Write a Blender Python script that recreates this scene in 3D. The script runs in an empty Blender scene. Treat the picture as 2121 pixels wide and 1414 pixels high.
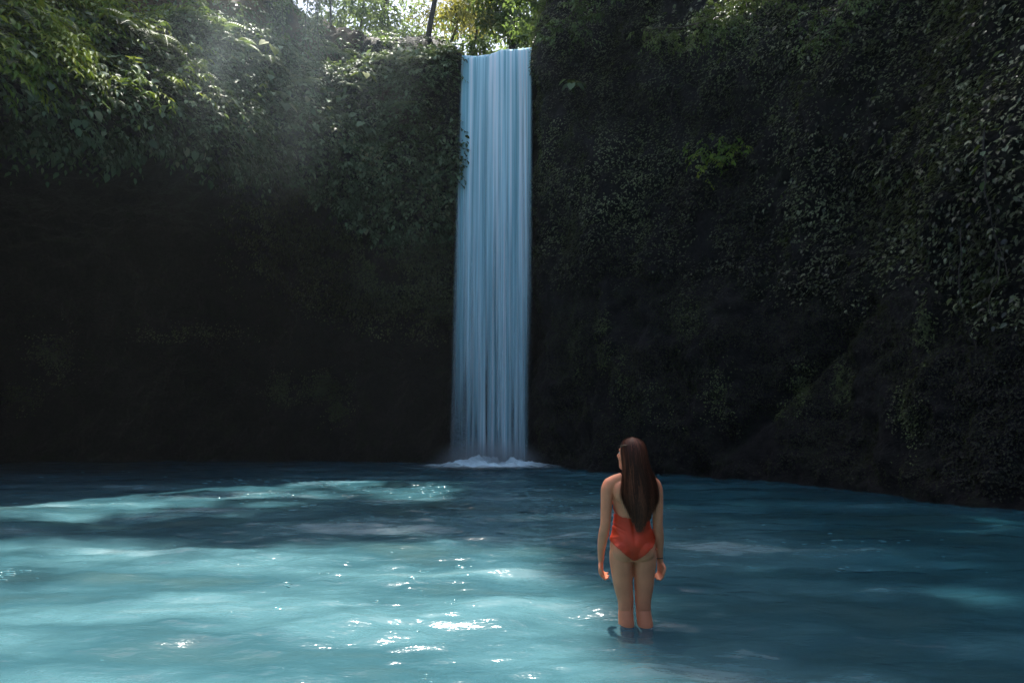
import bpy, bmesh, math, random
import numpy as np
from mathutils import Vector, Matrix, Euler

R = math.radians
rng = np.random.default_rng(7)
random.seed(7)
SC = bpy.context.scene
COL = SC.collection

# ------------------------------------------------------------------ camera
F_PX, CX, CY = 1414.0, 1060.5, 707.0
PITCH = math.atan(173.0 / F_PX)
CAM_Z = 1.33
cam_d = bpy.data.cameras.new('camera')
cam = bpy.data.objects.new('camera', cam_d)
COL.objects.link(cam)
cam.location = (0, 0, CAM_Z)
cam.rotation_euler = (math.pi / 2 + PITCH, 0, 0)
cam_d.sensor_width = 36.0
cam_d.lens = 36.0 * F_PX / 2121.0
cam_d.clip_start = 0.05
cam_d.clip_end = 2000
SC.camera = cam

# ------------------------------------------------------------------ sky, sun, exposure
SUN_EL, SUN_AZ = R(66), R(-12)       # azimuth measured from +Y towards +X
world = bpy.data.worlds.new('World')
SC.world = world
world.use_nodes = True
nt = world.node_tree
nt.nodes.clear()
sky = nt.nodes.new('ShaderNodeTexSky')
sky.sky_type = 'NISHITA'
sky.sun_disc = False
sky.sun_elevation = SUN_EL
sky.sun_rotation = SUN_AZ
sky.air_density = .95
sky.dust_density = 2.6
sky.ozone_density = .6
bg = nt.nodes.new('ShaderNodeBackground')
bg.inputs['Strength'].default_value = 0.10
wo = nt.nodes.new('ShaderNodeOutputWorld')
nt.links.new(sky.outputs[0], bg.inputs[0])
nt.links.new(bg.outputs[0], wo.inputs[0])

sun_d = bpy.data.lights.new('sun', 'SUN')
sun_d.energy = 4.6
sun_d.angle = R(0.5)
sun_d.color = (1.0, 0.96, 0.88)
sun = bpy.data.objects.new('sun', sun_d)
COL.objects.link(sun)
SUNV = Vector((math.sin(SUN_AZ) * math.cos(SUN_EL), math.cos(SUN_AZ) * math.cos(SUN_EL), math.sin(SUN_EL)))
sun.rotation_euler = (-SUNV).to_track_quat('-Z', 'Y').to_euler()
sun.location = SUNV * 80

SC.view_settings.view_transform = 'Standard'
SC.view_settings.look = 'None'
SC.view_settings.exposure = 1.75
SC.view_settings.gamma = 1.0
SC.render.engine = 'CYCLES'
SC.cycles.use_denoising = True
SC.cycles.max_bounces = 6
SC.cycles.diffuse_bounces = 3
SC.cycles.glossy_bounces = 2
SC.cycles.transmission_bounces = 4
SC.cycles.volume_bounces = 0
SC.cycles.transparent_max_bounces = 12
SC.cycles.sample_clamp_indirect = 4.0
SC.cycles.caustics_reflective = False
SC.cycles.caustics_refractive = False
SC.cycles.volume_step_rate = 2

# ------------------------------------------------------------------ helpers
def at(px, py, Y):
    a = (px - CX) / F_PX
    b = (CY - py) / F_PX
    dy = math.cos(PITCH) - b * math.sin(PITCH)
    dz = math.sin(PITCH) + b * math.cos(PITCH)
    k = Y / dy
    return np.array((a * k, Y, CAM_Z + dz * k))

def atz(px, Y, z):
    dist = Y * math.cos(PITCH) + (z - CAM_Z) * math.sin(PITCH)
    return np.array(((px - CX) / F_PX * dist, Y, z))

def to_px(P):
    P = np.asarray(P, float)
    y = P[..., 1]; z = P[..., 2] - CAM_Z
    d = y * math.cos(PITCH) + z * math.sin(PITCH)
    u = -y * math.sin(PITCH) + z * math.cos(PITCH)
    d = np.where(d < .1, .1, d)
    return CX + F_PX * P[..., 0] / d, CY - F_PX * u / d

def _hash(ix, iy, iz, seed):
    h = (ix * 374761393 + iy * 668265263 + iz * 2147483647 + seed * 974634777) & 0xFFFFFFFF
    h = ((h ^ (h >> 13)) * 1274126177) & 0xFFFFFFFF
    h = ((h ^ (h >> 16)) * 2246822519) & 0xFFFFFFFF
    return ((h ^ (h >> 15)) & 0xFFFFFF) / float(0xFFFFFF)

def vnoise(P, seed=0):
    P = np.asarray(P, float)
    i = np.floor(P).astype(np.int64)
    f = P - i
    f = f * f * (3 - 2 * f)
    r = 0
    for dx in (0, 1):
        wx = f[..., 0] if dx else 1 - f[..., 0]
        for dy in (0, 1):
            wy = f[..., 1] if dy else 1 - f[..., 1]
            for dz in (0, 1):
                wz = f[..., 2] if dz else 1 - f[..., 2]
                r = r + wx * wy * wz * _hash(i[..., 0] + dx, i[..., 1] + dy, i[..., 2] + dz, seed)
    return r

def fbm(P, octaves=4, seed=0):
    P = np.asarray(P, float)
    a, s, t = 1.0, 0.0, 0.0
    for o in range(octaves):
        s = s + a * vnoise(P * (2.03 ** o) + o * 17.3, seed + o)
        t += a
        a *= .5
    return s / t          # 0..1

def sstep(a, b, x):
    t = np.clip((x - a) / (b - a), 0, 1)
    return t * t * (3 - 2 * t)

def mesh_np(name, V, faces_by_n, mat=None, parent=None, attr=None, smooth=False, attrs=None):
    """faces_by_n: list of int arrays (m,k). ONE mesh object."""
    me = bpy.data.meshes.new(name)
    V = np.ascontiguousarray(V, dtype=np.float32)
    me.vertices.add(len(V))
    me.vertices.foreach_set('co', V.ravel())
    loops = np.concatenate([f.ravel() for f in faces_by_n]).astype(np.int32)
    tot = np.concatenate([np.full(len(f), f.shape[1], np.int32) for f in faces_by_n])
    start = np.concatenate(([0], np.cumsum(tot)[:-1])).astype(np.int32)
    me.loops.add(len(loops))
    me.loops.foreach_set('vertex_index', loops)
    me.polygons.add(len(tot))
    me.polygons.foreach_set('loop_start', start)
    me.polygons.foreach_set('loop_total', tot)
    if smooth:
        me.polygons.foreach_set('use_smooth', np.ones(len(tot), bool))
    allattr = dict(attrs or {})
    if attr is not None:
        allattr['lr'] = attr
    for k, v in allattr.items():
        a = me.attributes.new(k, 'FLOAT', 'POINT')
        a.data.foreach_set('value', np.asarray(v, np.float32))
    me.update(calc_edges=True)
    if mat:
        me.materials.append(mat)
    o = bpy.data.objects.new(name, me)
    COL.objects.link(o)
    if parent:
        o.parent = parent
    return o

def tag(o, label=None, cat=None, group=None, kind=None):
    if label: o['label'] = label
    if cat: o['category'] = cat
    if group: o['group'] = group
    if kind: o['kind'] = kind
    return o

def empty(name, loc=(0, 0, 0), rz=0):
    o = bpy.data.objects.new(name, None)
    COL.objects.link(o)
    o.location = loc
    o.rotation_euler = (0, 0, rz)
    return o

def unit(v):
    return v / np.maximum(np.linalg.norm(v, axis=-1, keepdims=True), 1e-9)

def tube_arrays(pts, radii, seg=10, caps=True):
    pts = np.asarray(pts, float)
    n = len(pts)
    tan = np.gradient(pts, axis=0)
    tan = unit(tan)
    ref = np.array((0.31, .05, 1.0)) if abs(tan[0][2]) < .8 else np.array((1.0, .1, 0))
    V = []
    for i in range(n):
        a = unit(np.cross(tan[i], ref)); b = np.cross(tan[i], a)
        ang = np.linspace(0, 2 * math.pi, seg, endpoint=False)
        V.append(pts[i] + radii[i] * (np.cos(ang)[:, None] * a + np.sin(ang)[:, None] * b))
    V = np.concatenate(V)
    Fq = []
    for i in range(n - 1):
        for k in range(seg):
            Fq.append((i * seg + k, i * seg + (k + 1) % seg, (i + 1) * seg + (k + 1) % seg, (i + 1) * seg + k))
    return V, np.array(Fq)

# ------------------------------------------------------------------ materials
def new_mat(name):
    m = bpy.data.materials.new(name)
    m.use_nodes = True
    n = m.node_tree
    n.nodes.clear()
    out = n.nodes.new('ShaderNodeOutputMaterial')
    return m, n, out

def N(n, t, **kw):
    x = n.nodes.new(t)
    for k, v in kw.items():
        if k in x.inputs:
            x.inputs[k].default_value = v
        else:
            setattr(x, k, v)
    return x

def ramp(n, fac, stops, interp='LINEAR'):
    r = n.nodes.new('ShaderNodeValToRGB')
    r.color_ramp.interpolation = interp
    e = r.color_ramp.elements
    while len(e) < len(stops):
        e.new(.5)
    for el, (p, c) in zip(e, stops):
        el.position = p
        el.color = (*c, 1) if len(c) == 3 else c
    n.links.new(fac, r.inputs[0])
    return r

def leaf_mat(name, stops, transl=.3, rough=.42, tcol=(.35, .5, .05), spec=.4):
    m, n, out = new_mat(name)
    at_ = N(n, 'ShaderNodeAttribute', attribute_name='lr')
    r = ramp(n, at_.outputs['Fac'], stops)
    p = N(n, 'ShaderNodeBsdfPrincipled', Roughness=rough)
    p.inputs['Specular IOR Level'].default_value = spec
    n.links.new(r.outputs[0], p.inputs['Base Color'])
    t = N(n, 'ShaderNodeBsdfTranslucent')
    mx = n.nodes.new('ShaderNodeMix'); mx.data_type = 'RGBA'; mx.blend_type = 'MIX'
    mx.inputs[0].default_value = .35
    n.links.new(r.outputs[0], mx.inputs[6])
    mx.inputs[7].default_value = (*tcol, 1)
    n.links.new(mx.outputs[2], t.inputs['Color'])
    s = N(n, 'ShaderNodeMixShader', Fac=transl)
    n.links.new(p.outputs[0], s.inputs[1]); n.links.new(t.outputs[0], s.inputs[2])
    n.links.new(s.outputs[0], out.inputs[0])
    return m

M = {}
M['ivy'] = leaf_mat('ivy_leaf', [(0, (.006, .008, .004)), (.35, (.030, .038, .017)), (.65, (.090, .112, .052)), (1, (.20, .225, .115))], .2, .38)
M['broad'] = leaf_mat('broad_leaf', [(0, (.006, .012, .006)), (.35, (.022, .038, .018)), (.6, (.08, .125, .07)), (.88, (.20, .27, .15)), (1, (.24, .22, .12))], .25, .6, spec=.14)
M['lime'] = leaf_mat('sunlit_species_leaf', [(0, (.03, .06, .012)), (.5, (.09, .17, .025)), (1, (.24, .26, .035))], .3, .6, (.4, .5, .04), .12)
M['fern'] = leaf_mat('fern_frond', [(0, (.03, .05, .02)), (.6, (.07, .10, .04)), (1, (.16, .17, .09))], .35, .55, spec=.2)
M['jungle'] = leaf_mat('jungle_leaf', [(0, (.03, .06, .03)), (.5, (.07, .12, .05)), (1, (.15, .19, .08))], .45, .4)
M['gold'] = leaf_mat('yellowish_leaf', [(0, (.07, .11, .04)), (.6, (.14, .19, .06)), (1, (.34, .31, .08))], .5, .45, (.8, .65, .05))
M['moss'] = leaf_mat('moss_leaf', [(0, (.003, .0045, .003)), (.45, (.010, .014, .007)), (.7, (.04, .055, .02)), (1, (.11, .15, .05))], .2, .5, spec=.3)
M['branchleaf'] = leaf_mat('branch_leaf', [(0, (.01, .018, .01)), (.5, (.04, .065, .03)), (.85, (.12, .17, .09)), (1, (.26, .25, .10))], .25, .45, spec=.35)
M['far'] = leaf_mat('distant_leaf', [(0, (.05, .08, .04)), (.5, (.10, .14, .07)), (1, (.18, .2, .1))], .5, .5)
M['gobo'] = leaf_mat('gobo_leaf', [(0, (.03, .05, .02)), (1, (.06, .1, .04))], .04, .6)

def rock_material():
    m, n, out = new_mat('wet_mossy_rock')
    tc = N(n, 'ShaderNodeTexCoord')
    a = N(n, 'ShaderNodeTexNoise', Scale=.55, Detail=9.0, Roughness=.65)
    b = N(n, 'ShaderNodeTexNoise', Scale=9.0, Detail=8.0, Roughness=.7)
    c = N(n, 'ShaderNodeTexNoise', Scale=1.7, Detail=6.0, Roughness=.6)
    for x in (a, b, c):
        n.links.new(tc.outputs['Object'], x.inputs['Vector'])
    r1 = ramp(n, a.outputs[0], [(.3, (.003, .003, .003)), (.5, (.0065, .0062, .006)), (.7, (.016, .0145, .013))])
    moss = ramp(n, c.outputs[0], [(.52, (0, 0, 0)), (.68, (1, 1, 1))])
    mx = n.nodes.new('ShaderNodeMix'); mx.data_type = 'RGBA'
    n.links.new(moss.outputs[0], mx.inputs[0])
    n.links.new(r1.outputs[0], mx.inputs[6])
    mx.inputs[7].default_value = (.010, .015, .007, 1)
    soil = N(n, 'ShaderNodeAttribute', attribute_name='soil')
    sr = ramp(n, b.outputs[0], [(.3, (.06, .033, .02)), (.55, (.13, .075, .045)), (.75, (.2, .125, .075))])
    mx2 = n.nodes.new('ShaderNodeMix'); mx2.data_type = 'RGBA'
    n.links.new(soil.outputs['Fac'], mx2.inputs[0])
    n.links.new(mx.outputs[2], mx2.inputs[6]); n.links.new(sr.outputs[0], mx2.inputs[7])
    p = N(n, 'ShaderNodeBsdfPrincipled')
    n.links.new(mx2.outputs[2], p.inputs['Base Color'])
    rr = ramp(n, b.outputs[0], [(.3, (.55,) * 3), (.7, (.95,) * 3)])
    p.inputs['Specular IOR Level'].default_value = .25
    n.links.new(rr.outputs[0], p.inputs['Roughness'])
    bm_ = N(n, 'ShaderNodeBump', Strength=.9, Distance=.18)
    n.links.new(b.outputs[0], bm_.inputs['Height'])
    n.links.new(bm_.outputs[0], p.inputs['Normal'])
    n.links.new(p.outputs[0], out.inputs[0])
    return m
M['rock'] = rock_material()

def bark_material():
    m, n, out = new_mat('dark_bark')
    tc = N(n, 'ShaderNodeTexCoord')
    mp = N(n, 'ShaderNodeMapping'); mp.inputs['Scale'].default_value = (6, 6, 1.2)
    a = N(n, 'ShaderNodeTexNoise', Scale=3.0, Detail=7.0)
    n.links.new(tc.outputs['Object'], mp.inputs[0]); n.links.new(mp.outputs[0], a.inputs['Vector'])
    r = ramp(n, a.outputs[0], [(.3, (.018, .014, .011)), (.7, (.07, .055, .04))])
    p = N(n, 'ShaderNodeBsdfPrincipled', Roughness=.85)
    n.links.new(r.outputs[0], p.inputs['Base Color'])
    b = N(n, 'ShaderNodeBump', Strength=.8, Distance=.04)
    n.links.new(a.outputs[0], b.inputs['Height']); n.links.new(b.outputs[0], p.inputs['Normal'])
    n.links.new(p.outputs[0], out.inputs[0])
    return m
M['bark'] = bark_material()

def plain(name, col, rough=.6, metal=0.0, noise=0.15, scale=20.0, sss=0.0):
    m, n, out = new_mat(name)
    tc = N(n, 'ShaderNodeTexCoord')
    a = N(n, 'ShaderNodeTexNoise', Scale=scale, Detail=4.0)
    n.links.new(tc.outputs['Object'], a.inputs['Vector'])
    lo = tuple(c * (1 - noise) for c in col); hi = tuple(min(1, c * (1 + noise)) for c in col)
    r = ramp(n, a.outputs[0], [(.3, lo), (.7, hi)])
    p = N(n, 'ShaderNodeBsdfPrincipled', Roughness=rough, Metallic=metal)
    if sss:
        p.inputs['Subsurface Weight'].default_value = sss
        p.inputs['Subsurface Radius'].default_value = (.02, .008, .004)
        p.inputs['Subsurface Scale'].default_value = 1.0
    n.links.new(r.outputs[0], p.inputs['Base Color'])
    n.links.new(p.outputs[0], out.inputs[0])
    return m, n, p

# ------------------------------------------------------------------ the gorge wall
# each station: ten points, from under the water up the cave wall, the leafy face, the rim and the bank behind it
def stn(px, y0, l2, l3, l4, l5, l6, l7, l8, l9):
    """l2,l3: (Y,z); l4..l9: (Y,py) when value < -0 marker 'p', else (Y,z)"""
    pts = [atz(px, y0, -1.6), atz(px, y0, 0.0)]
    for L in (l2, l3, l4, l5, l6, l7, l8, l9):
        if len(L) == 3:
            pts.append(at(px, L[1], L[0]))
        else:
            pts.append(atz(px, L[0], L[1]))
    return pts
def wst(x, y, nx, ny, prof):
    return [np.array((x + nx * o, y + ny * o, z)) for o, z in prof]
low = [(0, -1.6), (0, 0), (-.1, 2), (-.3, 4), (0, 6), (.2, 8), (0, 10), (-1.5, 12), (-4, 13), (-10, 14)]
ST = [
    stn(-750, 13.0, (13.5, 3), (12.5, 6), (8.5, 7.5), (8.2, 9), (8.4, 11.5), (9.5, 13.5), (11, 15), (14, 16)),
    stn(-300, 20.5, (21.5, 3.5), (20, 8.2), (11.8, 165, 'p'), (11.4, 9.6), (11.6, 12.0), (13, 13.2), (15, 15), (18, 16.5)),
    stn(0, 24.5, (25, 4), (22.5, 8.6), (14.6, 235, 'p'), (14.2, 110, 'p'), (14.8, -20, 'p'), (16.5, -60, 'p'), (18.5, -100, 'p'), (22, 17)),
    stn(250, 25.5, (26, 4), (24, 8.7), (16.9, 300, 'p'), (16.5, 180, 'p'), (17.4, 70, 'p'), (19, 40, 'p'), (20.6, -70, 'p'), (25, 18.3)),
    stn(420, 25.7, (26.3, 4), (24.6, 8.2), (18.7, 335, 'p'), (18.2, 215, 'p'), (19.9, 70, 'p'), (21.0, 50, 'p'), (22, -80, 'p'), (27, 19)),
    stn(560, 25.7, (26.3, 4), (25, 7.5), (20.7, 365, 'p'), (20.1, 250, 'p'), (21.9, 115, 'p'), (22.9, 108, 'p'), (23.8, -60, 'p'), (29, 20.5)),
    stn(680, 25.3, (25.9, 3.6), (25, 6.5), (22.3, 430, 'p'), (21.6, 280, 'p'), (23.1, 145, 'p'), (24.4, 146, 'p'), (26.5, 60, 'p'), (34, 18)),
    stn(800, 24.9, (25.6, 3.2), (25, 5.6), (22.9, 500, 'p'), (22.3, 300, 'p'), (23.5, 132, 'p'), (25, 134, 'p'), (29, 110, 'p'), (42, 18)),
    stn(920, 24.6, (25.3, 3.0), (24.8, 5.4), (23.3, 500, 'p'), (22.7, 300, 'p'), (22.9, 112, 'p'), (25, 110, 'p'), (30, 110, 'p'), (46, 18.5)),
    stn(962, 24.2, (24.6, 3.5), (24.2, 6.5), (23.7, 470, 'p'), (23.3, 300, 'p'), (23.05, 14.33), (24.4, 14.4), (30, 14.9), (46, 17)),
    stn(1030, 24.0, (24.4, 3.5), (24.1, 6.5), (23.7, 9), (23.4, 12), (23.05, 14.4), (24.4, 14.5), (30, 15.0), (46, 17)),
    stn(1096, 23.4, (23.9, 3.5), (23.7, 6.5), (23.5, 9), (23.3, 12), (23.05, 14.5), (24.4, 14.7), (30, 15.2), (46, 17)),
    stn(1135, 22.0, (22.5, 3.0), (22.5, 6.5), (22.3, 9), (22.0, 12), (22.3, 15.0), (23.2, 15.9), (27, 17.5), (44, 19)),
    stn(1220, 20.8, (21.2, 3.0), (21.2, 6.2), (20.9, 9), (20.6, 12), (20.9, 15), (21.4, 17.6), (24, 20), (40, 22)),
    stn(1400, 18.6, (18.9, 2.8), (18.8, 5.6), (18.6, 8.5), (18.3, 11.5), (18.2, 14), (18.8, 17), (21, 20), (38, 22)),
    stn(1600, 16.3, (16.6, 2.2), (16.7, 4.8), (16.8, 7.5), (16.6, 10), (16.3, 13), (16.8, 16), (19, 19), (34, 21)),
    stn(1780, 14.1, (14.3, 1.8), (14.5, 4.2), (14.8, 6.5), (14.4, 8.5), (14.2, 11.5), (14.4, 15), (17, 18), (32, 20)),
    stn(1920, 12.2, (12.5, 1.6), (12.9, 3.6), (13.5, 5.2), (12.9, 7), (12.6, 10), (12.6, 14), (15, 17), (30, 20)),
    stn(2020, 11.3, (11.6, 1.5), (12.0, 3.2), (11.8, 5), (11.6, 6.8), (11.5, 9.5), (11.5, 13), (14, 16), (28, 20)),
    stn(2140, 10.6, (10.7, 1.5), (10.6, 3.0), (10.4, 4.6), (10.4, 6.6), (10.5, 9), (10.7, 12.5), (13, 16), (26, 19)),
    stn(2450, 9.0, (9.1, 1.5), (9.0, 3.0), (8.9, 4.6), (8.9, 6.6), (9.0, 9), (9.3, 12.5), (11, 16), (22, 19)),
    wst(10.6, 4, -1, .1, low), wst(11.5, -3, -1, 0, low), wst(10, -12, -.8, .7, low), wst(2, -17, 0, 1, low),
    wst(-9, -16, .4, .9, low), wst(-18, -9, 1, .4, low), wst(-20, 0, 1, 0, low), wst(-19.5, 7, 1, 0, low),
]
ST = np.array(ST)                      # (stations, 10, 3)
SPX = {}                               # station index of columns
px_of = [-750, -300, 0, 250, 420, 560, 680, 800, 920, 962, 1030, 1096, 1135, 1220, 1400, 1600, 1780, 1920, 2020, 2140, 2450]

def catmull(P, t):
    """P (n,...) open control points, t array in [0,n-1]; monotone-ish Catmull-Rom with low tension"""
    n = len(P)
    i = np.clip(np.floor(t).astype(int), 0, n - 2)
    f = (t - i).reshape((-1,) + (1,) * (P.ndim - 1))
    p0 = P[np.clip(i - 1, 0, n - 1)]; p1 = P[i]; p2 = P[i + 1]; p3 = P[np.clip(i + 2, 0, n - 1)]
    m1 = (p2 - p0) * .4; m2 = (p3 - p1) * .4
    f2, f3 = f * f, f * f * f
    return (2 * f3 - 3 * f2 + 1) * p1 + (f3 - 2 * f2 + f) * m1 + (-2 * f3 + 3 * f2) * p2 + (f3 - f2) * m2

STc = np.concatenate([ST, ST[:1]])     # close the loop
# station sampling: dense where the camera looks
tu = []
for i in range(len(STc) - 1):
    L = np.linalg.norm(STc[i + 1][4] - STc[i][4]) + .3
    k = max(3, int(L / (.11 if i < 20 else .5)))
    tu += list(i + np.arange(k) / k)
tu.append(len(STc) - 1)
tu = np.array(tu)
lv = []
for j, k in enumerate((5, 24, 26, 40, 24, 26, 22, 22, 30)):
    lv += list(j + np.arange(k) / k)
lv.append(9)
lv = np.array(lv)
A = catmull(STc, tu)                               # (U,10,3)
G = np.moveaxis(catmull(np.moveaxis(A, 1, 0), lv), 0, 1)   # (U,V,3)
def grid_normals(G):
    du = np.gradient(G, axis=0); dv = np.gradient(G, axis=1)
    return unit(np.cross(dv, du))
NG = grid_normals(G)
# make the normals face the pool
if np.mean(NG[200:400, 60, 1]) > 0:
    NG = -NG
TU, TV = np.meshgrid(tu, lv, indexing='ij')
PXG, PYG = to_px(G)
lipmask = np.exp(-((TU - 10) / 1.4) ** 2) * sstep(5.0, 5.8, TV)
amp = 1.0 - .93 * lipmask
disp = (fbm(G * .33, 3, 3) - .5) * 1.5 + (fbm(G * np.array((1.1, 1.1, .8)), 4, 11) - .5) * .75 + (fbm(G * np.array((3.2, 3.2, 4.5)), 4, 23) - .5) * .34
# vertical flutes on the lower right wall
fl = fbm(G * np.array((1.6, 1.6, .3)), 3, 31) - .5
disp += fl * .55 * sstep(3.8, 2.4, TV) * sstep(11.5, 13, TU)
# the diagonal buttress edge running down to the water on the right wall
edge_x = 1700 + (PYG - 680) * (1500 - 1700) / (900 - 680)
near = np.exp(-((PXG - edge_x - 30) / 26) ** 2) * sstep(560, 700, PYG) * sstep(1010, 900, PYG) * (TU > 12)
disp -= near * .4
G2 = G + NG * (disp * amp)[..., None]
G2[:, :2, 2] = G[:, :2, 2]
NG2 = grid_normals(G2)
if np.mean(np.sum(NG2 * NG, -1)) < 0:
    NG2 = -NG2
U_, V_ = TU.shape
idx = np.arange(U_ * V_).reshape(U_, V_)
quads = np.stack([idx[:-1, :-1], idx[1:, :-1], idx[1:, 1:], idx[:-1, 1:]], -1).reshape(-1, 4)
soil = sstep(6.6, 7.1, TV) * sstep(8.9, 8.4, TV) * sstep(2.0, 3.0, TU) * sstep(6.8, 6.0, TU)
soil *= sstep(.36, .52, fbm(G * .9, 3, 77))
soil += .5 * sstep(.60, .72, fbm(G * .7, 3, 88)) * sstep(4, 5, TV) * sstep(8, 7, TU) * (TU > 2)
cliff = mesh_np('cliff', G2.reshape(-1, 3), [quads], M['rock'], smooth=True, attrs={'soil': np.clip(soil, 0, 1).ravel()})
tag(cliff, kind='structure')

# cell samples for planting
cellP = .25 * (G2[:-1, :-1] + G2[1:, :-1] + G2[1:, 1:] + G2[:-1, 1:])
cellN = unit(NG2[:-1, :-1] + NG2[1:, 1:])
cellArea = np.linalg.norm(np.cross(G2[1:, :-1] - G2[:-1, :-1], G2[:-1, 1:] - G2[:-1, :-1]), axis=-1)
cTU = TU[:-1, :-1]; cTV = TV[:-1, :-1]
cPX, cPY = to_px(cellP)

def scatter(weight, n, seed, noise_scale=.9, lo=.3, hi=.6):
    """n random points on the wall with density = weight * clump noise"""
    r = np.random.default_rng(seed)
    w = weight * cellArea
    if lo is not None:
        w = w * sstep(lo, hi, fbm(cellP * noise_scale, 3, seed))
    w = w.ravel(); w = w / w.sum()
    c = r.choice(len(w), n, p=w)
    i, j = np.unravel_index(c, cellArea.shape)
    a, b = r.random(n)[:, None], r.random(n)[:, None]
    P = (G2[i, j] * (1 - a) * (1 - b) + G2[i + 1, j] * a * (1 - b) + G2[i + 1, j + 1] * a * b + G2[i, j + 1] * (1 - a) * b)
    return P, cellN[i, j], i, j

# ------------------------------------------------------------------ leaves
T_BIG = (np.array([(0, 0, 0), (.22, .42, .05), (.6, .40, .06), (1, 0, -.16), (.6, -.40, .06), (.22, -.42, .05), (.22, 0, -.03), (.6, 0, -.02)]),
         [np.array([(0, 1, 6), (2, 3, 7), (0, 6, 5), (7, 3, 4)]), np.array([(1, 2, 7, 6), (6, 7, 4, 5)])])
T_SMALL = (np.array([(0, 0, 0), (.45, .45, .05), (1, 0, -.1), (.45, -.45, .05), (.45, 0, -.05)]),
           [np.array([(0, 1, 4), (1, 2, 4), (0, 4, 3), (4, 2, 3)])])
T_NARROW = (np.array([(0, 0, 0), (.3, .5, .03), (1, 0, -.25), (.3, -.5, .03), (.65, .36, -.06), (.65, -.36, -.06)]),
            [np.array([(0, 1, 4, 2), (0, 2, 5, 3)])])

def leaf_arrays(P, D, Nn, length, width, lr, tmpl):
    n = len(P)
    D = unit(D)
    S = unit(np.cross(Nn, D))
    Nn = np.cross(D, S)
    T, F = tmpl
    length = np.broadcast_to(length, n); width = np.broadcast_to(width, n)
    V = (P[:, None] + D[:, None] * (T[None, :, 0:1] * length[:, None, None])
         + S[:, None] * (T[None, :, 1:2] * width[:, None, None])
         + Nn[:, None] * (T[None, :, 2:3] * length[:, None, None]))
    k = len(T)
    off = (np.arange(n) * k)[:, None, None]
    Fs = [(f[None] + off).reshape(-1, f.shape[1]) for f in F]
    return V.reshape(-1, 3), Fs, np.repeat(lr, k)

def merge(parts):
    Vs, Fd, A_ = [], {}, []
    o = 0
    for V, Fs, a in parts:
        Vs.append(V); A_.append(a)
        for f in Fs:
            Fd.setdefault(f.shape[1], []).append(f + o)
        o += len(V)
    return np.concatenate(Vs), [np.concatenate(v) for v in Fd.values()], np.concatenate(A_)

def wall_leaves(P, Nn, size, seed, width=.75, down=.4, out=.7, upn=1.0, lift=.1, tmpl=T_SMALL, lr=None, jitter=.5):
    r = np.random.default_rng(seed)
    n = len(P)
    side = np.cross(Nn, (0, 0, 1.0)); side = unit(side + 1e-6)
    D = Nn * out + np.array((0, 0, -1.0)) * down + side * r.normal(0, jitter, (n, 1)) + r.normal(0, .18, (n, 3))
    NN = np.array((0, 0, 1.0)) * upn + Nn * .45 + r.normal(0, .35, (n, 3))
    s = size * r.uniform(.6, 1.35, n)
    base = P + Nn * (r.random((n, 1)) ** 1.5) * lift
    if lr is None:
        lr = np.clip(.12 + .6 * r.random(n) + 1.5 * (fbm(P * .8, 3, seed + 5) - .5) + (r.random(n) > .97) * .25, 0, 1)
    return leaf_arrays(base, D, NN, s, s * width, lr, tmpl)

def sprigs(P, Nn, seed, nl=9, stem=.6, leaf=.16, droop=.7, tmpl=T_BIG, width=.55, pinn=True):
    """drooping stems with leaves alternating along them"""
    r = np.random.default_rng(seed)
    n = len(P)
    side = unit(np.cross(Nn, (0, 0, 1.0)) + 1e-6)
    d0 = unit(Nn * r.uniform(.6, 1.2, (n, 1)) + side * r.normal(0, .7, (n, 1)) + np.array((0, 0, 1.0)) * r.uniform(-.3, .7, (n, 1)))
    st = stem * r.uniform(.5, 1.3, n)
    base_lr = r.random(n)
    out = []
    for k in range(nl):
        t = (k + .6) / nl
        pos = P + d0 * (st * t)[:, None] + np.array((0, 0, -1.0)) * (droop * st * t * t)[:, None]
        dd = d0 + np.array((0, 0, -2.0)) * droop * t
        sg = 1 if k % 2 else -1
        sd = unit(np.cross(d0, (0, 0, 1.0)) + 1e-6)
        if k == nl - 1:
            D = dd
        else:
            D = unit(dd) * .55 + sd * sg * .8
        D = D + np.array((0, 0, -.35)) + r.normal(0, .15, (n, 3))
        NN = np.array((0, 0, 1.0)) + Nn * .35 + r.normal(0, .25, (n, 3))
        L = leaf * r.uniform(.7, 1.25, n) * (1.15 - .45 * abs(t - .5))
        out.append(leaf_arrays(pos, D, NN, L, L * width, np.clip(base_lr * .7 + .3 * r.random(n), 0, 1), tmpl))
    return merge(out)

def window(x, a, b, s):
    return sstep(a - s, a, x) * sstep(b + s, b, x)

inframe = ((cPX > -260) & (cPX < 2350) & (cPY > -330) & (cPY < 1120)).astype(float)
lipclear = 1 - np.exp(-((cTU - 10) / 1.15) ** 2) * (cTV > 4.2)
left = (cTU < 8.7)
# --- left leafy face: broad drooping leaves
face = sstep(3.93, 4.02, cTV) * sstep(7.6, 6.4, cTV) * left * inframe * sstep(8.7, 8.2, cTU)
PP, NN, i_, j_ = scatter(face, 17000, 101, 1.1, .25, .5)
a1 = wall_leaves(PP, NN, .165, 1, .62, .6, .55, 1.0, .35, T_BIG)
PP, NN, i_, j_ = scatter(face, 3000, 102, .8, .3, .55)
a2 = sprigs(PP, NN, 2, 8, .55, .17)
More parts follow.
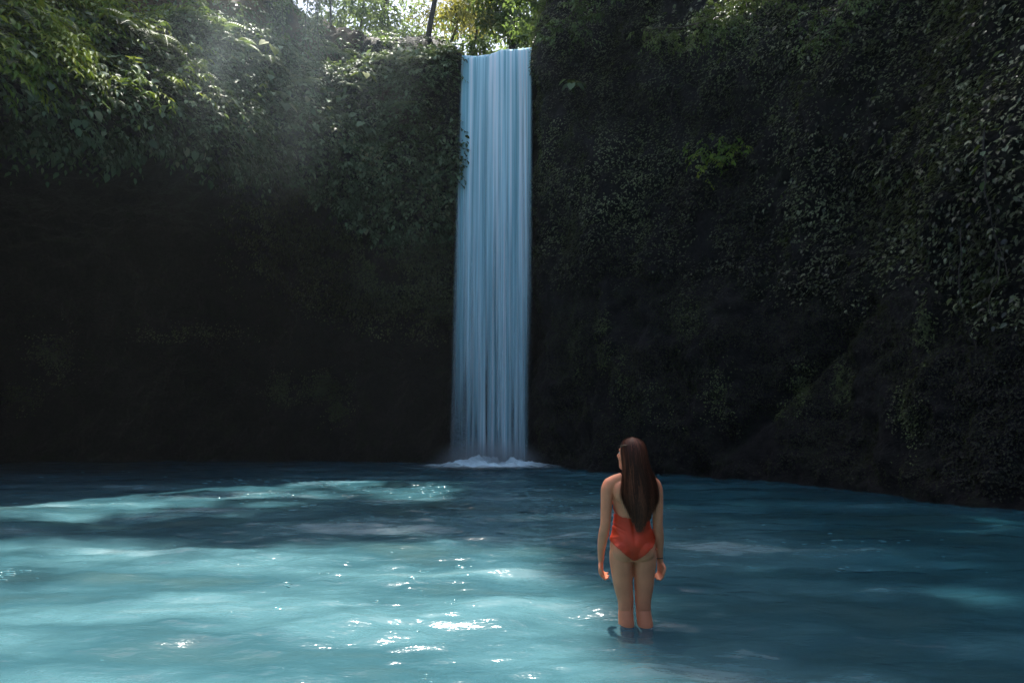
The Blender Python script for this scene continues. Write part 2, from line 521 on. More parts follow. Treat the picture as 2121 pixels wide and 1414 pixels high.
# heart-shaped bigger leaves
PP, NN, i_, j_ = scatter(face, 900, 103, .5, .42, .6)
a3 = wall_leaves(PP + NN * .2, NN, .25, 3, .7, .75, .5, .9, .3, T_BIG, lr=np.clip(rng.random(900) * .5 + .5, 0, 1))
V, Fc, A_ = merge([a1, a2, a3])
o = mesh_np('cliff_shrubbery', V, Fc, M['broad'], attr=A_)
tag(o, 'mass of broad drooping leaves covering the overhanging ledge left of the waterfall', 'foliage', kind='stuff')

# --- lime-green growth high on the far left
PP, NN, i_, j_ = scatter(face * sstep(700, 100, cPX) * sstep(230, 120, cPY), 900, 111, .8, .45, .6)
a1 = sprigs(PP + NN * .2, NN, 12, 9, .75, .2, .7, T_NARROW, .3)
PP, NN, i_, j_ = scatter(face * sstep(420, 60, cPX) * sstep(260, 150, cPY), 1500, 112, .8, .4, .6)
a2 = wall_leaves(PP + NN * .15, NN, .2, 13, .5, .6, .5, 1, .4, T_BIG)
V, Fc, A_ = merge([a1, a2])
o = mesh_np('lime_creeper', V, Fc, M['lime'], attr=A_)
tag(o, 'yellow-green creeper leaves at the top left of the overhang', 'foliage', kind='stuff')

# --- smaller leaves under the face and on the middle wall
mid = window(cTV, 2.9, 4.2, .5) * left * inframe * sstep(4.0, 5.6, cTU)
mid += .5 * sstep(3.3, 3.9, cTV) * sstep(4.3, 4.0, cTV) * left * inframe * sstep(4.2, 5.0, cTU)
PP, NN, i_, j_ = scatter(mid, 16000, 121, 1.2, .3, .55)
a1 = wall_leaves(PP, NN, .095, 21, .75, .7, .5, 1.0, .12)
PP, NN, i_, j_ = scatter(face + mid * .2, 22000, 122, 2.0, .3, .6)
a2 = wall_leaves(PP, NN, .11, 22, .7, .6, .5, 1.0, .25)
# --- right wall: fine shingled ivy, larger towards the frame's right edge
rw = (cTU > 11.3) * inframe * sstep(2.6, 3.3, cTV)
lowr = (cTU > 11.6) * inframe * sstep(1.0, 1.4, cTV) * sstep(3.4, 2.6, cTV)
cave = np.exp(-((cPX - 1880) / 120) ** 2 - ((cPY - 650) / 110) ** 2)
cave2 = np.exp(-((cPX - 1760) / 170) ** 2 - ((cPY - 250) / 100) ** 2)
rw = rw * (1 - .95 * cave) * (1 - .6 * cave2)
PP, NN, i_, j_ = scatter(rw * sstep(2500, 1800, cPX + 0), 130000, 131, 1.3, .26, .5)
a3 = wall_leaves(PP, NN, .085, 31, .72, .55, .6, 1.0, .12, jitter=.35)
PP, NN, i_, j_ = scatter(rw * sstep(5.0, 6.2, cTV), 7000, 132, .8, .3, .55)
a4 = wall_leaves(PP, NN, .15, 32, .65, .6, .6, 1.0, .4)
PP, NN, i_, j_ = scatter(rw * sstep(1500, 2050, cPX), 16000, 133, .9, .3, .52)
a5 = wall_leaves(PP, NN, .10, 33, .62, .6, .6, 1.0, .35, T_BIG)
PP, NN, i_, j_ = scatter(rw * sstep(1550, 2050, cPX), 1500, 134, .8, .3, .55)
a6 = sprigs(PP, NN, 34, 7, .4, .1)
ex = []
for (px, py, sx_, sy_, n_) in ((590, 810, 25, 22, 900), (680, 800, 40, 22, 1500), (690, 850, 22, 22, 600), (110, 740, 35, 40, 900), (40, 820, 30, 22, 700), (860, 600, 60, 60, 1500), (400, 690, 90, 14, 600)):
    w_ = np.exp(-((cPX - px) / sx_) ** 2 - ((cPY - py) / sy_) ** 2) * (cTU < 9.5)
    PP, NN, i_, j_ = scatter(w_, n_, 170 + px, 2.0, .35, .6)
    ex.append(wall_leaves(PP, NN, .07, px, .75, .6, .6, 1.0, .1))
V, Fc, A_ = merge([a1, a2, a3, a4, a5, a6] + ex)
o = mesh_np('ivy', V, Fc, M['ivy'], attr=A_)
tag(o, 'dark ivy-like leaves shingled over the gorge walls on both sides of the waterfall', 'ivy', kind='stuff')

# --- tiny mossy plants low on the right wall
PP, NN, i_, j_ = scatter(lowr, 60000, 141, 1.1, .36, .58)
a1 = wall_leaves(PP, NN, .042, 41, .8, .7, .5, 1.0, .03, lr=np.clip(rng.random(60000) ** 2 * .55 + (rng.random(60000) > .985) * .4, 0, 1))
parts = [a1]
for (px, py, sx, sy, n) in ((1250, 700, 10, 45, 700), (1200, 730, 22, 50, 350), (1425, 660, 26, 40, 600), (1290, 770, 12, 40, 300), (1490, 810, 30, 50, 500),
                            (1660, 800, 18, 40, 900), (1745, 800, 14, 40, 700), (1915, 690, 10, 50, 500), (1880, 870, 25, 60, 500), (1620, 850, 10, 20, 150),
                            (1330, 830, 60, 50, 500)):
    w = np.exp(-((cPX - px) / sx) ** 2 - ((cPY - py) / sy) ** 2) * (cTU > 11)
    PP, NN, i_, j_ = scatter(w, n, 150 + px, 3.0, .3, .6)
    parts.append(wall_leaves(PP, NN, .055, px, .7, .7, .6, 1.0, .07, lr=.5 + .5 * rng.random(n)))
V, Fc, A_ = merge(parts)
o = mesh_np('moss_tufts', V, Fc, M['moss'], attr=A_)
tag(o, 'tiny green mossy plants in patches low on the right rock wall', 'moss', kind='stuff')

# --- creepers and small plants on the soil bank and on the ground behind the rim
bank = sstep(6.2, 7.0, cTV) * left * inframe * (1 - .75 * np.clip(soil[:-1, :-1], 0, 1))
PP, NN, i_, j_ = scatter(bank, 7000, 161, .8, .35, .6)
a1 = wall_leaves(PP, NN, .15, 61, .6, .6, .5, 1, .4, T_BIG)
PP, NN, i_, j_ = scatter(bank, 800, 162, .8, .35, .6)
a2 = sprigs(PP, NN, 62, 8, .6, .16)
V, Fc, A_ = merge([a1, a2])
o = mesh_np('bank_undergrowth', V, Fc, M['jungle'], attr=A_)
tag(o, 'loose green undergrowth on the brown earth bank above the ledge', 'undergrowth', kind='stuff')

# ------------------------------------------------------------------ ferns and single plants
def fern_mesh(name, fronds, L, seed, spread=1.0, mat=None):
    r = np.random.default_rng(seed)
    parts = []
    for k in range(fronds):
        az = 2 * math.pi * k / fronds + r.normal(0, .25)
        el = r.uniform(.35, .95)
        l = L * r.uniform(.75, 1.15)
        h = np.array((math.cos(az), math.sin(az), 0))
        t = np.linspace(0, 1, 17)
        P = h * (l * (t * math.cos(el) + .12 * t * t))[:, None] * spread + np.array((0, 0, 1.0)) * (l * (t * math.sin(el) - .75 * t * t))[:, None]
        tan = unit(np.gradient(P, axis=0))
        sd = unit(np.cross(tan, (0, 0, 1.0)))
        up = np.cross(sd, tan)
        w = l * .30 * np.sin(np.clip(t * 1.02 + .06, 0, 1) * math.pi) ** .7 * (1 - .45 * t)
        for sg in (-1, 1):
            m = slice(1, 17)
            D = sd[m] * sg + tan[m] * .45 - np.array((0, 0, .25))
            parts.append(leaf_arrays(P[m], D, up[m] + r.normal(0, .08, (16, 3)), w[m], np.full(16, l * .055), np.clip(r.random() * .5 + .3 + .2 * r.random(16), 0, 1), T_SMALL))
        # rachis
        rw_ = .008 * L
        Vr = np.concatenate([P + sd * rw_, P - sd * rw_])
        q = np.array([(a, a + 1, 17 + a + 1, 17 + a) for a in range(16)])
        parts.append((Vr, [q], np.full(34, .3)))
    V, Fc, A_ = merge(parts)
    me_o = mesh_np(name, V, Fc, mat or M['fern'], attr=A_)
    return me_o

fern_protos = [fern_mesh('fern', 9, 1.0, 1), fern_mesh('fern', 12, 1.0, 2), fern_mesh('fern', 7, 1.0, 3, 1.1)]
fern_used = [False] * 3

def wall_point(px, py):
    d = (cPX - px) ** 2 + (cPY - py) ** 2 + np.where(cTV > 9, 1e6, 0) + cellP[..., 1] * 60 * 0
    # nearest visible: among cells within 14 px take the closest to camera
    m = d < 400
    if not m.any():
        k = np.argmin(d)
    else:
        k = np.argmin(np.where(m, cellP[..., 1], 1e9))
    i, j = np.unravel_index(k, d.shape)
    return cellP[i, j], cellN[i, j]

def place(proto_list, used, k, px, py, size, label, cat, group, tilt=.8, out=.15, spin=None):
    P, Nn = wall_point(px, py)
    p = proto_list[k]
    if not used[k]:
        o = p; used[k] = True
    else:
        o = p.copy(); COL.objects.link(o)
    ax = Vector(Nn * tilt + np.array((0, 0, 1.0)))
    q = ax.to_track_quat('Z', 'Y')
    o.rotation_mode = 'QUATERNION'
    o.rotation_quaternion = q @ Euler((0, 0, spin if spin is not None else random.uniform(0, 6.28))).to_quaternion()
    o.location = P + Nn * out
    o.scale = (size,) * 3
    tag(o, label, cat, group)
    return o

G_F = 'ferns growing on the leafy ledge left of the waterfall'
ferns = [
    (655, 45, 1.0, 0, 'fern drooping beside the vine-hung trunk at the top of the earth bank'),
    (715, 110, 1.5, 1, 'large grey-green fern arching over the rim under the bright gap in the trees'),
    (790, 120, 1.2, 0, 'fern on the rim just left of the leaning dark trunk'),
    (845, 128, .9, 2, 'small fern on the rim closest to the waterfall lip'),
    (560, 130, 1.1, 1, 'pale fern on the rim where the light beam falls'),
    (500, 95, 1.2, 0, 'pale feathery fern below the brown earth, in the light beam'),
    (455, 55, 1.1, 2, 'fern at the foot of the brown earth bank'),
    (330, 85, 1.2, 1, 'green fern under the leftmost bare earth patch'),
    (280, 70, 1.3, 0, 'bright green fern cascading from the upper left ledge'),
    (235, 45, 1.0, 2, 'fern sprouting high on the left beside the earth patch'),
    (120, 60, 1.2, 1, 'yellow-green fern near the top left corner'),
    (40, 30, 1.0, 0, 'leftmost fern, in the top left corner'),
    (245, 215, .8, 2, 'lone light-green fern halfway down the left overhang'),
    (590, 210, .9, 0, 'hanging fern with two pale fronds in the middle of the leafy face'),
    (825, 215, .7, 2, 'small pale fern on the shaded face left of the waterfall'),
    (640, 170, .9, 1, 'fern below the rim at the middle of the ledge'),
    (740, 175, .8, 0, 'fern below the bright taro leaf'),
    (420, 150, .9, 1, 'fern on the shaded shoulder of the overhang'),
]
for k, (px, py, s, v, lab) in enumerate(ferns):
    place(fern_protos, fern_used, v, px, py, s * .9, lab, 'fern', G_F, .7, .25)

def taro_mesh(name, n, seed, mat):
    """upright broad arrow-shaped leaves on stalks"""
    r = np.random.default_rng(seed)
    T = (np.array([(0, 0, 0), (-.22, .28, .0), (.1, .46, .05), (.5, .36, .05), (1, 0, -.1), (.5, -.36, .05), (.1, -.46, .05), (-.22, -.28, 0), (.4, 0, -.04)]),
         [np.array([(0, 1, 2), (0, 2, 8), (2, 3, 8), (3, 4, 8), (8, 4, 5), (8, 5, 6), (0, 8, 6), (0, 6, 7)])])
    parts = []
    for k in range(n):
        az = 2 * math.pi * k / n + r.normal(0, .3)
        h = np.array((math.cos(az), math.sin(az), 0))
        L = r.uniform(.5, .8)
        top = h * L * .55 + np.array((0, 0, L * .8))
        pts = np.array([h * 0, h * L * .15 + np.array((0, 0, L * .45)), top])
        V, Fq = tube_arrays(pts, [.014, .012, .008], 5)
        parts.append((V, [Fq], np.full(len(V), .4)))
        lv_ = leaf_arrays(top[None], (h * .8 + np.array((0, 0, -.55)))[None], (h * .5 + np.array((0, 0, 1.0)))[None], np.array([r.uniform(.4, .55)]), np.array([r.uniform(.38, .5)]), np.array([r.random()]), T)
        parts.append(lv_)
    V, Fc, A_ = merge(parts)
    return mesh_np(name, V, Fc, mat, attr=A_)

tp = [taro_mesh('broadleaf_plant', 6, 5, M['lime']), taro_mesh('broadleaf_plant', 7, 6, M['broad'])]
tused = [False, False]
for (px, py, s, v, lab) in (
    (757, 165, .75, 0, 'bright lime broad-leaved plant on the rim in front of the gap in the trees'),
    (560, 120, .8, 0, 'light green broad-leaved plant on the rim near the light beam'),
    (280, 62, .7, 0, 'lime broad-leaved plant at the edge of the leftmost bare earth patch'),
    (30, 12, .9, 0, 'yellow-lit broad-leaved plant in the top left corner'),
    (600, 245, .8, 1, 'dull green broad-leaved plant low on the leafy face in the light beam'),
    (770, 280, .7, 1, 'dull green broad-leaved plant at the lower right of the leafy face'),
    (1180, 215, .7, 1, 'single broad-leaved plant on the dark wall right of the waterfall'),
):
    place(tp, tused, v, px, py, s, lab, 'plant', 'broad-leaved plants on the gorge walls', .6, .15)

# green bush on right wall
P, Nn = wall_point(1500, 330)
r = np.random.default_rng(55)
pos = P + Nn * .2 + r.normal(0, 1, (70, 3)) * np.array((.42, .2, .22))
V, Fc, A_ = sprigs(pos, np.repeat(Nn[None], 70, 0), 56, 7, .3, .12, .6)
o = mesh_np('bush', V, Fc, M['lime'], attr=A_)
tag(o, 'small fresh-green bush alone on the dark right wall', 'bush')

# ------------------------------------------------------------------ hanging vines and roots
def vine(px, py0, Y, length, label, leafy=0, rad=.012, group=None, seed=0, mat='bark'):
    r = np.random.default_rng(seed + int(px))
    p0 = at(px, py0, Y)
    k = 16
    t = np.linspace(0, 1, k)
    pts = p0 + np.stack([.18 * np.sin(t * r.uniform(2, 5) + r.uniform(0, 6)) * t + r.normal(0, .012, k), .1 * np.sin(t * 3) * t, -t * length], 1)
    V, Fq = tube_arrays(pts, rad * (1.2 - .6 * t), 5)
    e = mesh_np('hanging_vine', V, [Fq], M[mat])
    tag(e, label, 'vine', group)
    if leafy:
        n = leafy
        tt = r.random(n)
        c = np.stack([np.interp(tt, t, pts[:, a]) for a in range(3)], 1)
        ang = r.uniform(0, 2 * math.pi, n)
        h = np.stack([np.cos(ang), np.sin(ang), np.zeros(n)], 1)
        D = h * .8 + np.array((0, 0, -.7)); NN_ = h + np.array((0, 0, .9))
        L = r.uniform(.10, .2, n)
        V, Fc, A_ = leaf_arrays(c + h * r.uniform(0, .22, (n, 1)), D, NN_, L, L * .6, r.random(n), T_BIG)
        mesh_np('leaves', V, Fc, M['broad'], parent=e, attr=A_)
    return e
GV = 'hanging vines'
vine(660, -20, 23.6, 4.4, 'thick leafy vine hanging down the earth bank below the trees', 420, .018, GV)
vine(640, -20, 23.4, 3.6, 'second leafy vine beside the thick one on the earth bank', 240, .014, GV)
vine(585, -20, 22.5, 3.0, 'leafy vine hanging in the hazy beam over the earth bank', 200, .014, GV)
vine(1215, -20, 20.2, 3.2, 'thin bare vine at the top of the dark wall right of the waterfall', 6, .014, GV)
vine(1232, -10, 20.0, 2.0, 'short thin vine beside the one right of the waterfall', 4, .012, GV)
vine(1395, 160, 17.6, 1.4, 'thin bare vine slanting on the dark wall under the overhanging branch', 0, .012, GV)
vine(1832, 280, 13.6, 1.7, 'thin pale vine in the dark middle of the right wall', 3, .009, GV)
vine(1655, 470, 15.4, 1.2, 'short root hanging on the ivy wall above the lower recess', 0, .008, GV)
vine(2040, 270, 10.6, 2.5, 'long root hanging over the leafy buttress at the right edge', 10, .012, GV)
vine(2062, 520, 9.9, 1.1, 'short root hanging low on the leafy buttress at the right edge', 0, .008, GV)
vine(1990, 470, 11.2, 2.2, 'root hanging across the mouth of the lower right recess', 4, .009, GV)
vine(928, 150, 22.2, 2.6, 'thin vine at the left edge of the waterfall', 0, .01, GV)

# ------------------------------------------------------------------ trees above the falls
def crown_arrays(c, rad, n, leaf, seed, clumps=26, tmpl=T_BIG, width=.5, shell=.55):
    r = np.random.default_rng(seed)
    d = unit(r.normal(0, 1, (clumps, 3)))
    cc = np.array(c) + d * (r.uniform(shell * .5, 1, (clumps, 1))) * np.array(rad)
    cr = r.uniform(.18, .38, clumps) * max(rad)
    k = r.integers(0, clumps, n)
    off = unit(r.normal(0, 1, (n, 3))) * (r.random((n, 1)) ** .45) * cr[k][:, None] * np.array((1, 1, .6))
    P = cc[k] + off
    D = unit(off) * .6 + r.normal(0, .5, (n, 3)) + np.array((0, 0, -.45))
    NN_ = np.array((0, 0, 1.0)) + r.normal(0, .5, (n, 3))
    L = leaf * r.uniform(.6, 1.3, n)
    lr = np.clip(.5 * r.random(n) + .5 * r.random(clumps)[k], 0, 1)
    return leaf_arrays(P, D, NN_, L, L * width, lr, tmpl), cc

def tree(name, base, top, r0, crown_c, crown_r, n, leaf, mat, label, cat='tree', group=None, seed=1, bend=.5, clumps=26, tmpl=T_BIG, width=.5):
    r = np.random.default_rng(seed)
    base = np.array(base, float); top = np.array(top, float)
    e = empty(name, base)
    t = np.linspace(0, 1, 14)
    sway = np.stack([np.sin(t * 3.1 + seed) * bend * t, np.cos(t * 2.3 + seed) * bend * .5 * t, 0 * t], 1)
    pts = (top - base) * t[:, None] + sway
    V, Fq = tube_arrays(pts, r0 * (1.15 - .6 * t), 9)
    parts = [(V, [Fq], np.zeros(len(V)))]
    (cV, cF, cA), cc = crown_arrays(np.array(crown_c) - base, crown_r, n, leaf, seed, clumps, tmpl, width)
    for c in cc[:10]:
        a = pts[r.integers(7, 14)]
        mid_ = (a + c) / 2 + np.array((0, 0, .3))
        V, Fq = tube_arrays(np.array([a, mid_, c]), [r0 * .35, r0 * .22, r0 * .08], 5)
        parts.append((V, [Fq], np.zeros(len(V))))
    V, Fs, A_ = merge(parts)
    mesh_np('trunk', V, Fs, M['bark'], parent=e, smooth=True)
    mesh_np('crown', cV, cF, M[mat], parent=e, attr=cA)
    tag(e, label, cat, group)
    return e
GT = 'trees behind the top of the falls'
b = at(878, 130, 26.5); tpp = at(940, -170, 27.0)
tree('jungle_tree', b, tpp, .115, tpp + np.array((0, 0, 1.5)), (3.2, 2.4, 2.4), 3500, .24, 'jungle',
     'dark slender leaning trunk rising left of the waterfall lip', group=GT, seed=4, bend=.25)
b = at(690, 150, 25.5)
tree('jungle_tree', b, at(676, -120, 26), .05, at(660, -60, 25.5), (1.8, 1.6, 2.0), 1600, .2, 'jungle',
     'vine-draped trunk at the left side of the bright gap', group=GT, seed=5, bend=.2)
b = at(925, 120, 31)
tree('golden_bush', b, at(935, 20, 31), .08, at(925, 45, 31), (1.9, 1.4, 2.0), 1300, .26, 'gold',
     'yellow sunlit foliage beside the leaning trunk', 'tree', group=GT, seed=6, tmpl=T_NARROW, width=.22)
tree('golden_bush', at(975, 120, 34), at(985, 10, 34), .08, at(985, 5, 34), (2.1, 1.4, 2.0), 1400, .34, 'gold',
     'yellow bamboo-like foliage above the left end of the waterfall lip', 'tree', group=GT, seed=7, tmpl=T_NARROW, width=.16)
tree('jungle_tree', at(1060, 120, 32), at(1060, -60, 32), .2, at(1060, 20, 32), (3.0, 2.2, 2.9), 6500, .26, 'jungle',
     'dense green tree directly above the waterfall', group=GT, seed=8)
tree('jungle_tree', at(1140, 90, 27), at(1150, -60, 27), .15, at(1150, 10, 26.5), (2.0, 1.6, 2.2), 3600, .2, 'jungle',
     'dark tree at the right end of the waterfall lip', group=GT, seed=9)
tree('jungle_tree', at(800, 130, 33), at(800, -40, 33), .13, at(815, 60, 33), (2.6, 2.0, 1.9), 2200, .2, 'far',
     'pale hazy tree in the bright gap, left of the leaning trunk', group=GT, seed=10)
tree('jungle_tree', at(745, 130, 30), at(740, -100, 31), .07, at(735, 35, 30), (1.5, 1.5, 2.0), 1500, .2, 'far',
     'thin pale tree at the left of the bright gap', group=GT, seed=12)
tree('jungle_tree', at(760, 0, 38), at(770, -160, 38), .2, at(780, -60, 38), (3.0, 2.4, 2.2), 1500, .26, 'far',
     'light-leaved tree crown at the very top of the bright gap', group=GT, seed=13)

# far wood behind
r = np.random.default_rng(91)
parts = []
for k in range(16):
    px = 560 + k * 45 + r.uniform(-15, 15)
    Y = r.uniform(44, 56)
    c = at(px, r.uniform(20, 130), Y)
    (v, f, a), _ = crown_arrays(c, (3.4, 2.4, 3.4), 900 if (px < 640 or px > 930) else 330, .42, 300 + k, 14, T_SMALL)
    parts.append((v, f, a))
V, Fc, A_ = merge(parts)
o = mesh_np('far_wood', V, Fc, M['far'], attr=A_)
tag(o, 'hazy wood beyond the trees above the waterfall', 'wood', kind='stuff')

# overhanging branch on the right at the top
def branch(name, pts, r0, nspr, leaf, mat, label, seed, spread=.5, cat='branch', group=None):
    r = np.random.default_rng(seed)
    pts = np.array(pts)
    t = np.linspace(0, 1, len(pts))
    e = empty(name, pts[0])
    q = pts - pts[0]
    tt = np.linspace(0, 1, 14)
    qq = np.stack([np.interp(tt, t, q[:, a]) for a in range(3)], 1)
    V, Fq = tube_arrays(qq, r0 * (1.1 - .9 * tt), 6)
    parts = [(V, [Fq], np.zeros(len(V)))]
    ends = []
    for k in range(16):
        a = qq[r.integers(3, 14)]
        b_ = a + r.normal(0, 1, 3) * np.array((spread, spread * .8, spread * .45)) + np.array((0, 0, -.1))
        V, Fq = tube_arrays(np.array([a, (a + b_) / 2 + (0, 0, .06), b_]), [r0 * .4, r0 * .25, r0 * .1], 4)
        parts.append((V, [Fq], np.zeros(len(V)))); ends += [(a + b_) / 2, b_, b_]
    V, Fs, A_ = merge(parts)
    mesh_np('limb', V, Fs, M['bark'], parent=e)
    ends = np.array(ends)
    P_ = ends[r.integers(0, len(ends), nspr)] + r.normal(0, .12, (nspr, 3))
    dirs = unit(r.normal(0, 1, (nspr, 3)) * np.array((1, 1, .3)))
    V, Fc, A_ = sprigs(P_, dirs, seed + 1, 7, .34, leaf, .55)
    mesh_np('leaves', V, Fc, M[mat], parent=e, attr=A_)
    tag(e, label, cat, group)
    return e
GB = 'leafy branches overhanging the right wall'
branch('leafy_branch', [at(1640, -70, 14.2), at(1560, 0, 14.0), at(1480, 40, 13.8), at(1400, 60, 13.8)], .05, 330, .075, 'branchleaf',
       'lit leafy branch reaching left over the top of the right wall', 21, .55, group=GB)
branch('leafy_branch', [at(1600, -60, 13.9), at(1545, 10, 13.6), at(1535, 60, 13.5)], .03, 40, .07, 'branchleaf',
       'small yellowing twig drooping from the lit branch', 22, .25, group=GB)
branch('leafy_branch', [at(1830, -60, 12.8), at(1760, 0, 12.6), at(1700, 60, 12.5)], .045, 150, .07, 'broad',
       'grey-green branch drooping right of the lit branch', 23, .45, group=GB)
branch('leafy_branch', [at(1250, -50, 19.5), at(1190, 20, 19.8), at(1150, 60, 20)], .05, 150, .11, 'broad',
       'shaded branch reaching towards the right end of the waterfall lip', 24, .6, group=GB)

# ------------------------------------------------------------------ unseen leaf blocker added high overhead to shape the sun patches
def shadow_xy(P):
    k = P[..., 2] / SUNV.z
    return P[..., 0] - SUNV.x * k, P[..., 1] - SUNV.y * k

def lit(x, y):
    """1 where holes shaped in the leaf blocker let the sun reach the water plane (x, y)"""
    n1 = fbm(np.stack([x * .55, y * .9, 0 * x], -1), 3, 500) - .5
    n2 = fbm(np.stack([x * 1.4, y * 2.2, 0 * x + 3], -1), 3, 510)
    edge = np.interp(y, [0, 3.2, 4.0, 4.5, 5.0, 6, 7.4, 8.6], [1.9, 1.3, .95, .95, .95, .75, .5, .2])
    main = sstep(.25, -.25, x - edge + n1 * .9) * sstep(8.5, 8.1, y + n1 * .8)
    main *= 1 - sstep(.66, .74, n2) * .5 * (y > 6)
    band = sstep(-4.6, -5.6, x + n1 * 2) * sstep(-9.6, -8.8, x) * window(y + n1 * .8, 9.5, 12.5, .3) * (1 - sstep(.55, .65, n2) * .8)
    fol = window(x + n1 * 2, -11, -1.2, .7) * window(y, 11.8, 18.0, .5) * sstep(.30, .42, n2)
    ymax = 10.6 + (x + 10) * 2.0 + n1 * 1.5
    fol = fol * sstep(.3, -.3, y - ymax)
    fol2 = sstep(.3, -.3, y - ymax) * window(x + n1 * 2, -15, -9.5, .7) * window(y, 8.5, 13.5, .5) * sstep(.48, .58, n2)
    back = np.maximum(window(x, -8, 2.5, 1) * sstep(17.5, 18.5, y) * sstep(.36, .46, n2), window(x, -1.9, 2.2, .3) * sstep(15.3, 16, y))
    fleck = sstep(.66, .72, n2) * window(x, -6.5, 3, .5) * window(y, 9, 17, .5)
    brn = window(x, 4.8, 7.0, .3) * window(y, 8.9, 10.3, .25) * sstep(.46, .54, n2)
    return np.clip(np.maximum.reduce([main, band, fol, fol2, back, fleck, brn]), 0, 1)

r = np.random.default_rng(900)
n = 60000
P = np.stack([r.uniform(-28, 14, n), r.uniform(27, 53, n), r.uniform(57, 61, n)], 1)
sx, sy = shadow_xy(P)
L = lit(sx, sy)
keep = (r.random(n) > L) & (sy > 2.2 + .7 * np.sin(P[:, 0])) & (sy < 24)
P = P[keep]
# more unseen leaves, added behind the viewer to cut the frontal skylight
n = 16000
Pb = np.stack([r.uniform(-34, 30, n), r.uniform(-34, -3, n), r.uniform(20, 25, n)], 1)
Pb = Pb[(fbm(Pb * .16, 2, 905) > .62) & (Pb[:, 1] < -14)]
P = np.concatenate([P, Pb])
m_ = len(P)
a1 = leaf_arrays(P, r.normal(0, 1, (m_, 3)) * np.array((1, 1, .25)), np.array((0, 0, 1.0)) + r.normal(0, .3, (m_, 3)), r.uniform(.4, .7, m_), r.uniform(.3, .5, m_), r.random(m_), T_SMALL)
o = mesh_np('leaf_gobo', a1[0], a1[1], M['gobo'], attr=a1[2])
tag(o, 'unseen leaf cover added overhead to break the sunlight into patches', 'gobo', kind='stuff')

# ------------------------------------------------------------------ water
def water_material():
    m, n, out = new_mat('milky_turquoise_water')
    tc = N(n, 'ShaderNodeTexCoord')
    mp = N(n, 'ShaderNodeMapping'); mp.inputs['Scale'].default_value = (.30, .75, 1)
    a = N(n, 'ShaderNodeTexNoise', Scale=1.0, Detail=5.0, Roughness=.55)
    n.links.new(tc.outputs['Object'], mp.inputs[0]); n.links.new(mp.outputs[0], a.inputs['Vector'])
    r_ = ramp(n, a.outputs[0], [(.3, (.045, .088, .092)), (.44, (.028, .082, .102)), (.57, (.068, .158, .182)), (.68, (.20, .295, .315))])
    mp2 = N(n, 'ShaderNodeMapping'); mp2.inputs['Scale'].default_value = (1.6, 4.2, 1)
    b_ = N(n, 'ShaderNodeTexNoise', Scale=1.3, Detail=4.0, Roughness=.5)
    n.links.new(tc.outputs['Object'], mp2.inputs[0]); n.links.new(mp2.outputs[0], b_.inputs['Vector'])
    bp = N(n, 'ShaderNodeBump', Strength=.75, Distance=.052)
    n.links.new(b_.outputs[0], bp.inputs['Height'])
    mp3 = N(n, 'ShaderNodeMapping'); mp3.inputs['Scale'].default_value = (9, 16, 1)
    c_ = N(n, 'ShaderNodeTexNoise', Scale=1.0, Detail=3.0, Roughness=.6)
    n.links.new(tc.outputs['Object'], mp3.inputs[0]); n.links.new(mp3.outputs[0], c_.inputs['Vector'])
    bq = N(n, 'ShaderNodeBump', Strength=.5, Distance=.016)
    n.links.new(c_.outputs[0], bq.inputs['Height']); n.links.new(bp.outputs[0], bq.inputs['Normal'])
    bp = bq
    p = N(n, 'ShaderNodeBsdfPrincipled', Roughness=.17, IOR=1.33); p.inputs['Specular IOR Level'].default_value = .4
    # shade painted into the water colour on the right and towards the back
    dp = N(n, 'ShaderNodeAttribute', attribute_name='dist')
    mx_shade = n.nodes.new('ShaderNodeMix'); mx_shade.data_type = 'RGBA'; mx_shade.blend_type = 'MULTIPLY'
    n.links.new(dp.outputs['Fac'], mx_shade.inputs[0]); n.links.new(r_.outputs[0], mx_shade.inputs[6])
    mx_shade.inputs[7].default_value = (.30, .58, .66, 1)
    n.links.new(mx_shade.outputs[2], p.inputs['Base Color'])
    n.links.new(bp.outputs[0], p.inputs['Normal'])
    t = N(n, 'ShaderNodeBsdfTransparent')
    t.inputs[0].default_value = (.75, .95, .93, 1)
    s = N(n, 'ShaderNodeMixShader', Fac=.20)
    n.links.new(p.outputs[0], s.inputs[1]); n.links.new(t.outputs[0], s.inputs[2])
    n.links.new(s.outputs[0], out.inputs[0])
    return m
M['water'] = water_material()
m, n_, p_ = plain('ripple_water', (.06, .16, .18), .13, 0, .2, 3)
p_.inputs['IOR'].default_value = 1.33
M['ripple'] = m
ys = np.concatenate([np.arange(-19, 1.5, .5), 1.5 + 31.0 * (np.linspace(0, 1, 620) ** 1.75)])
xs = np.sinh(np.linspace(-3.4, 2.7, 560)) ; xs = xs / xs.max() * 13.5
xs = np.where(xs < -26, -26 + (xs + 26) * .05, xs)
X, Yy = np.meshgrid(xs, ys, indexing='ij')
def water_z(X, Yy):
    pp = np.stack([X * .9, Yy * 1.9, 0 * X], -1)
    Z = (fbm(pp, 4, 60) - .5) * .13 + (fbm(pp * 2.9 + 5, 3, 61) - .5) * .075 + (fbm(np.stack([X * .35, Yy * .5, 0 * X], -1), 2, 62) - .5) * .06
    dist_f = np.hypot(X - .2, Yy - 22.4)
    return Z + .03 * np.sin(dist_f * 5.5) * np.exp(-dist_f / 4)
Z = water_z(X, Yy)
idx = np.arange(X.size).reshape(X.shape)
qd = np.stack([idx[:-1, :-1], idx[1:, :-1], idx[1:, 1:], idx[:-1, 1:]], -1).reshape(-1, 4)
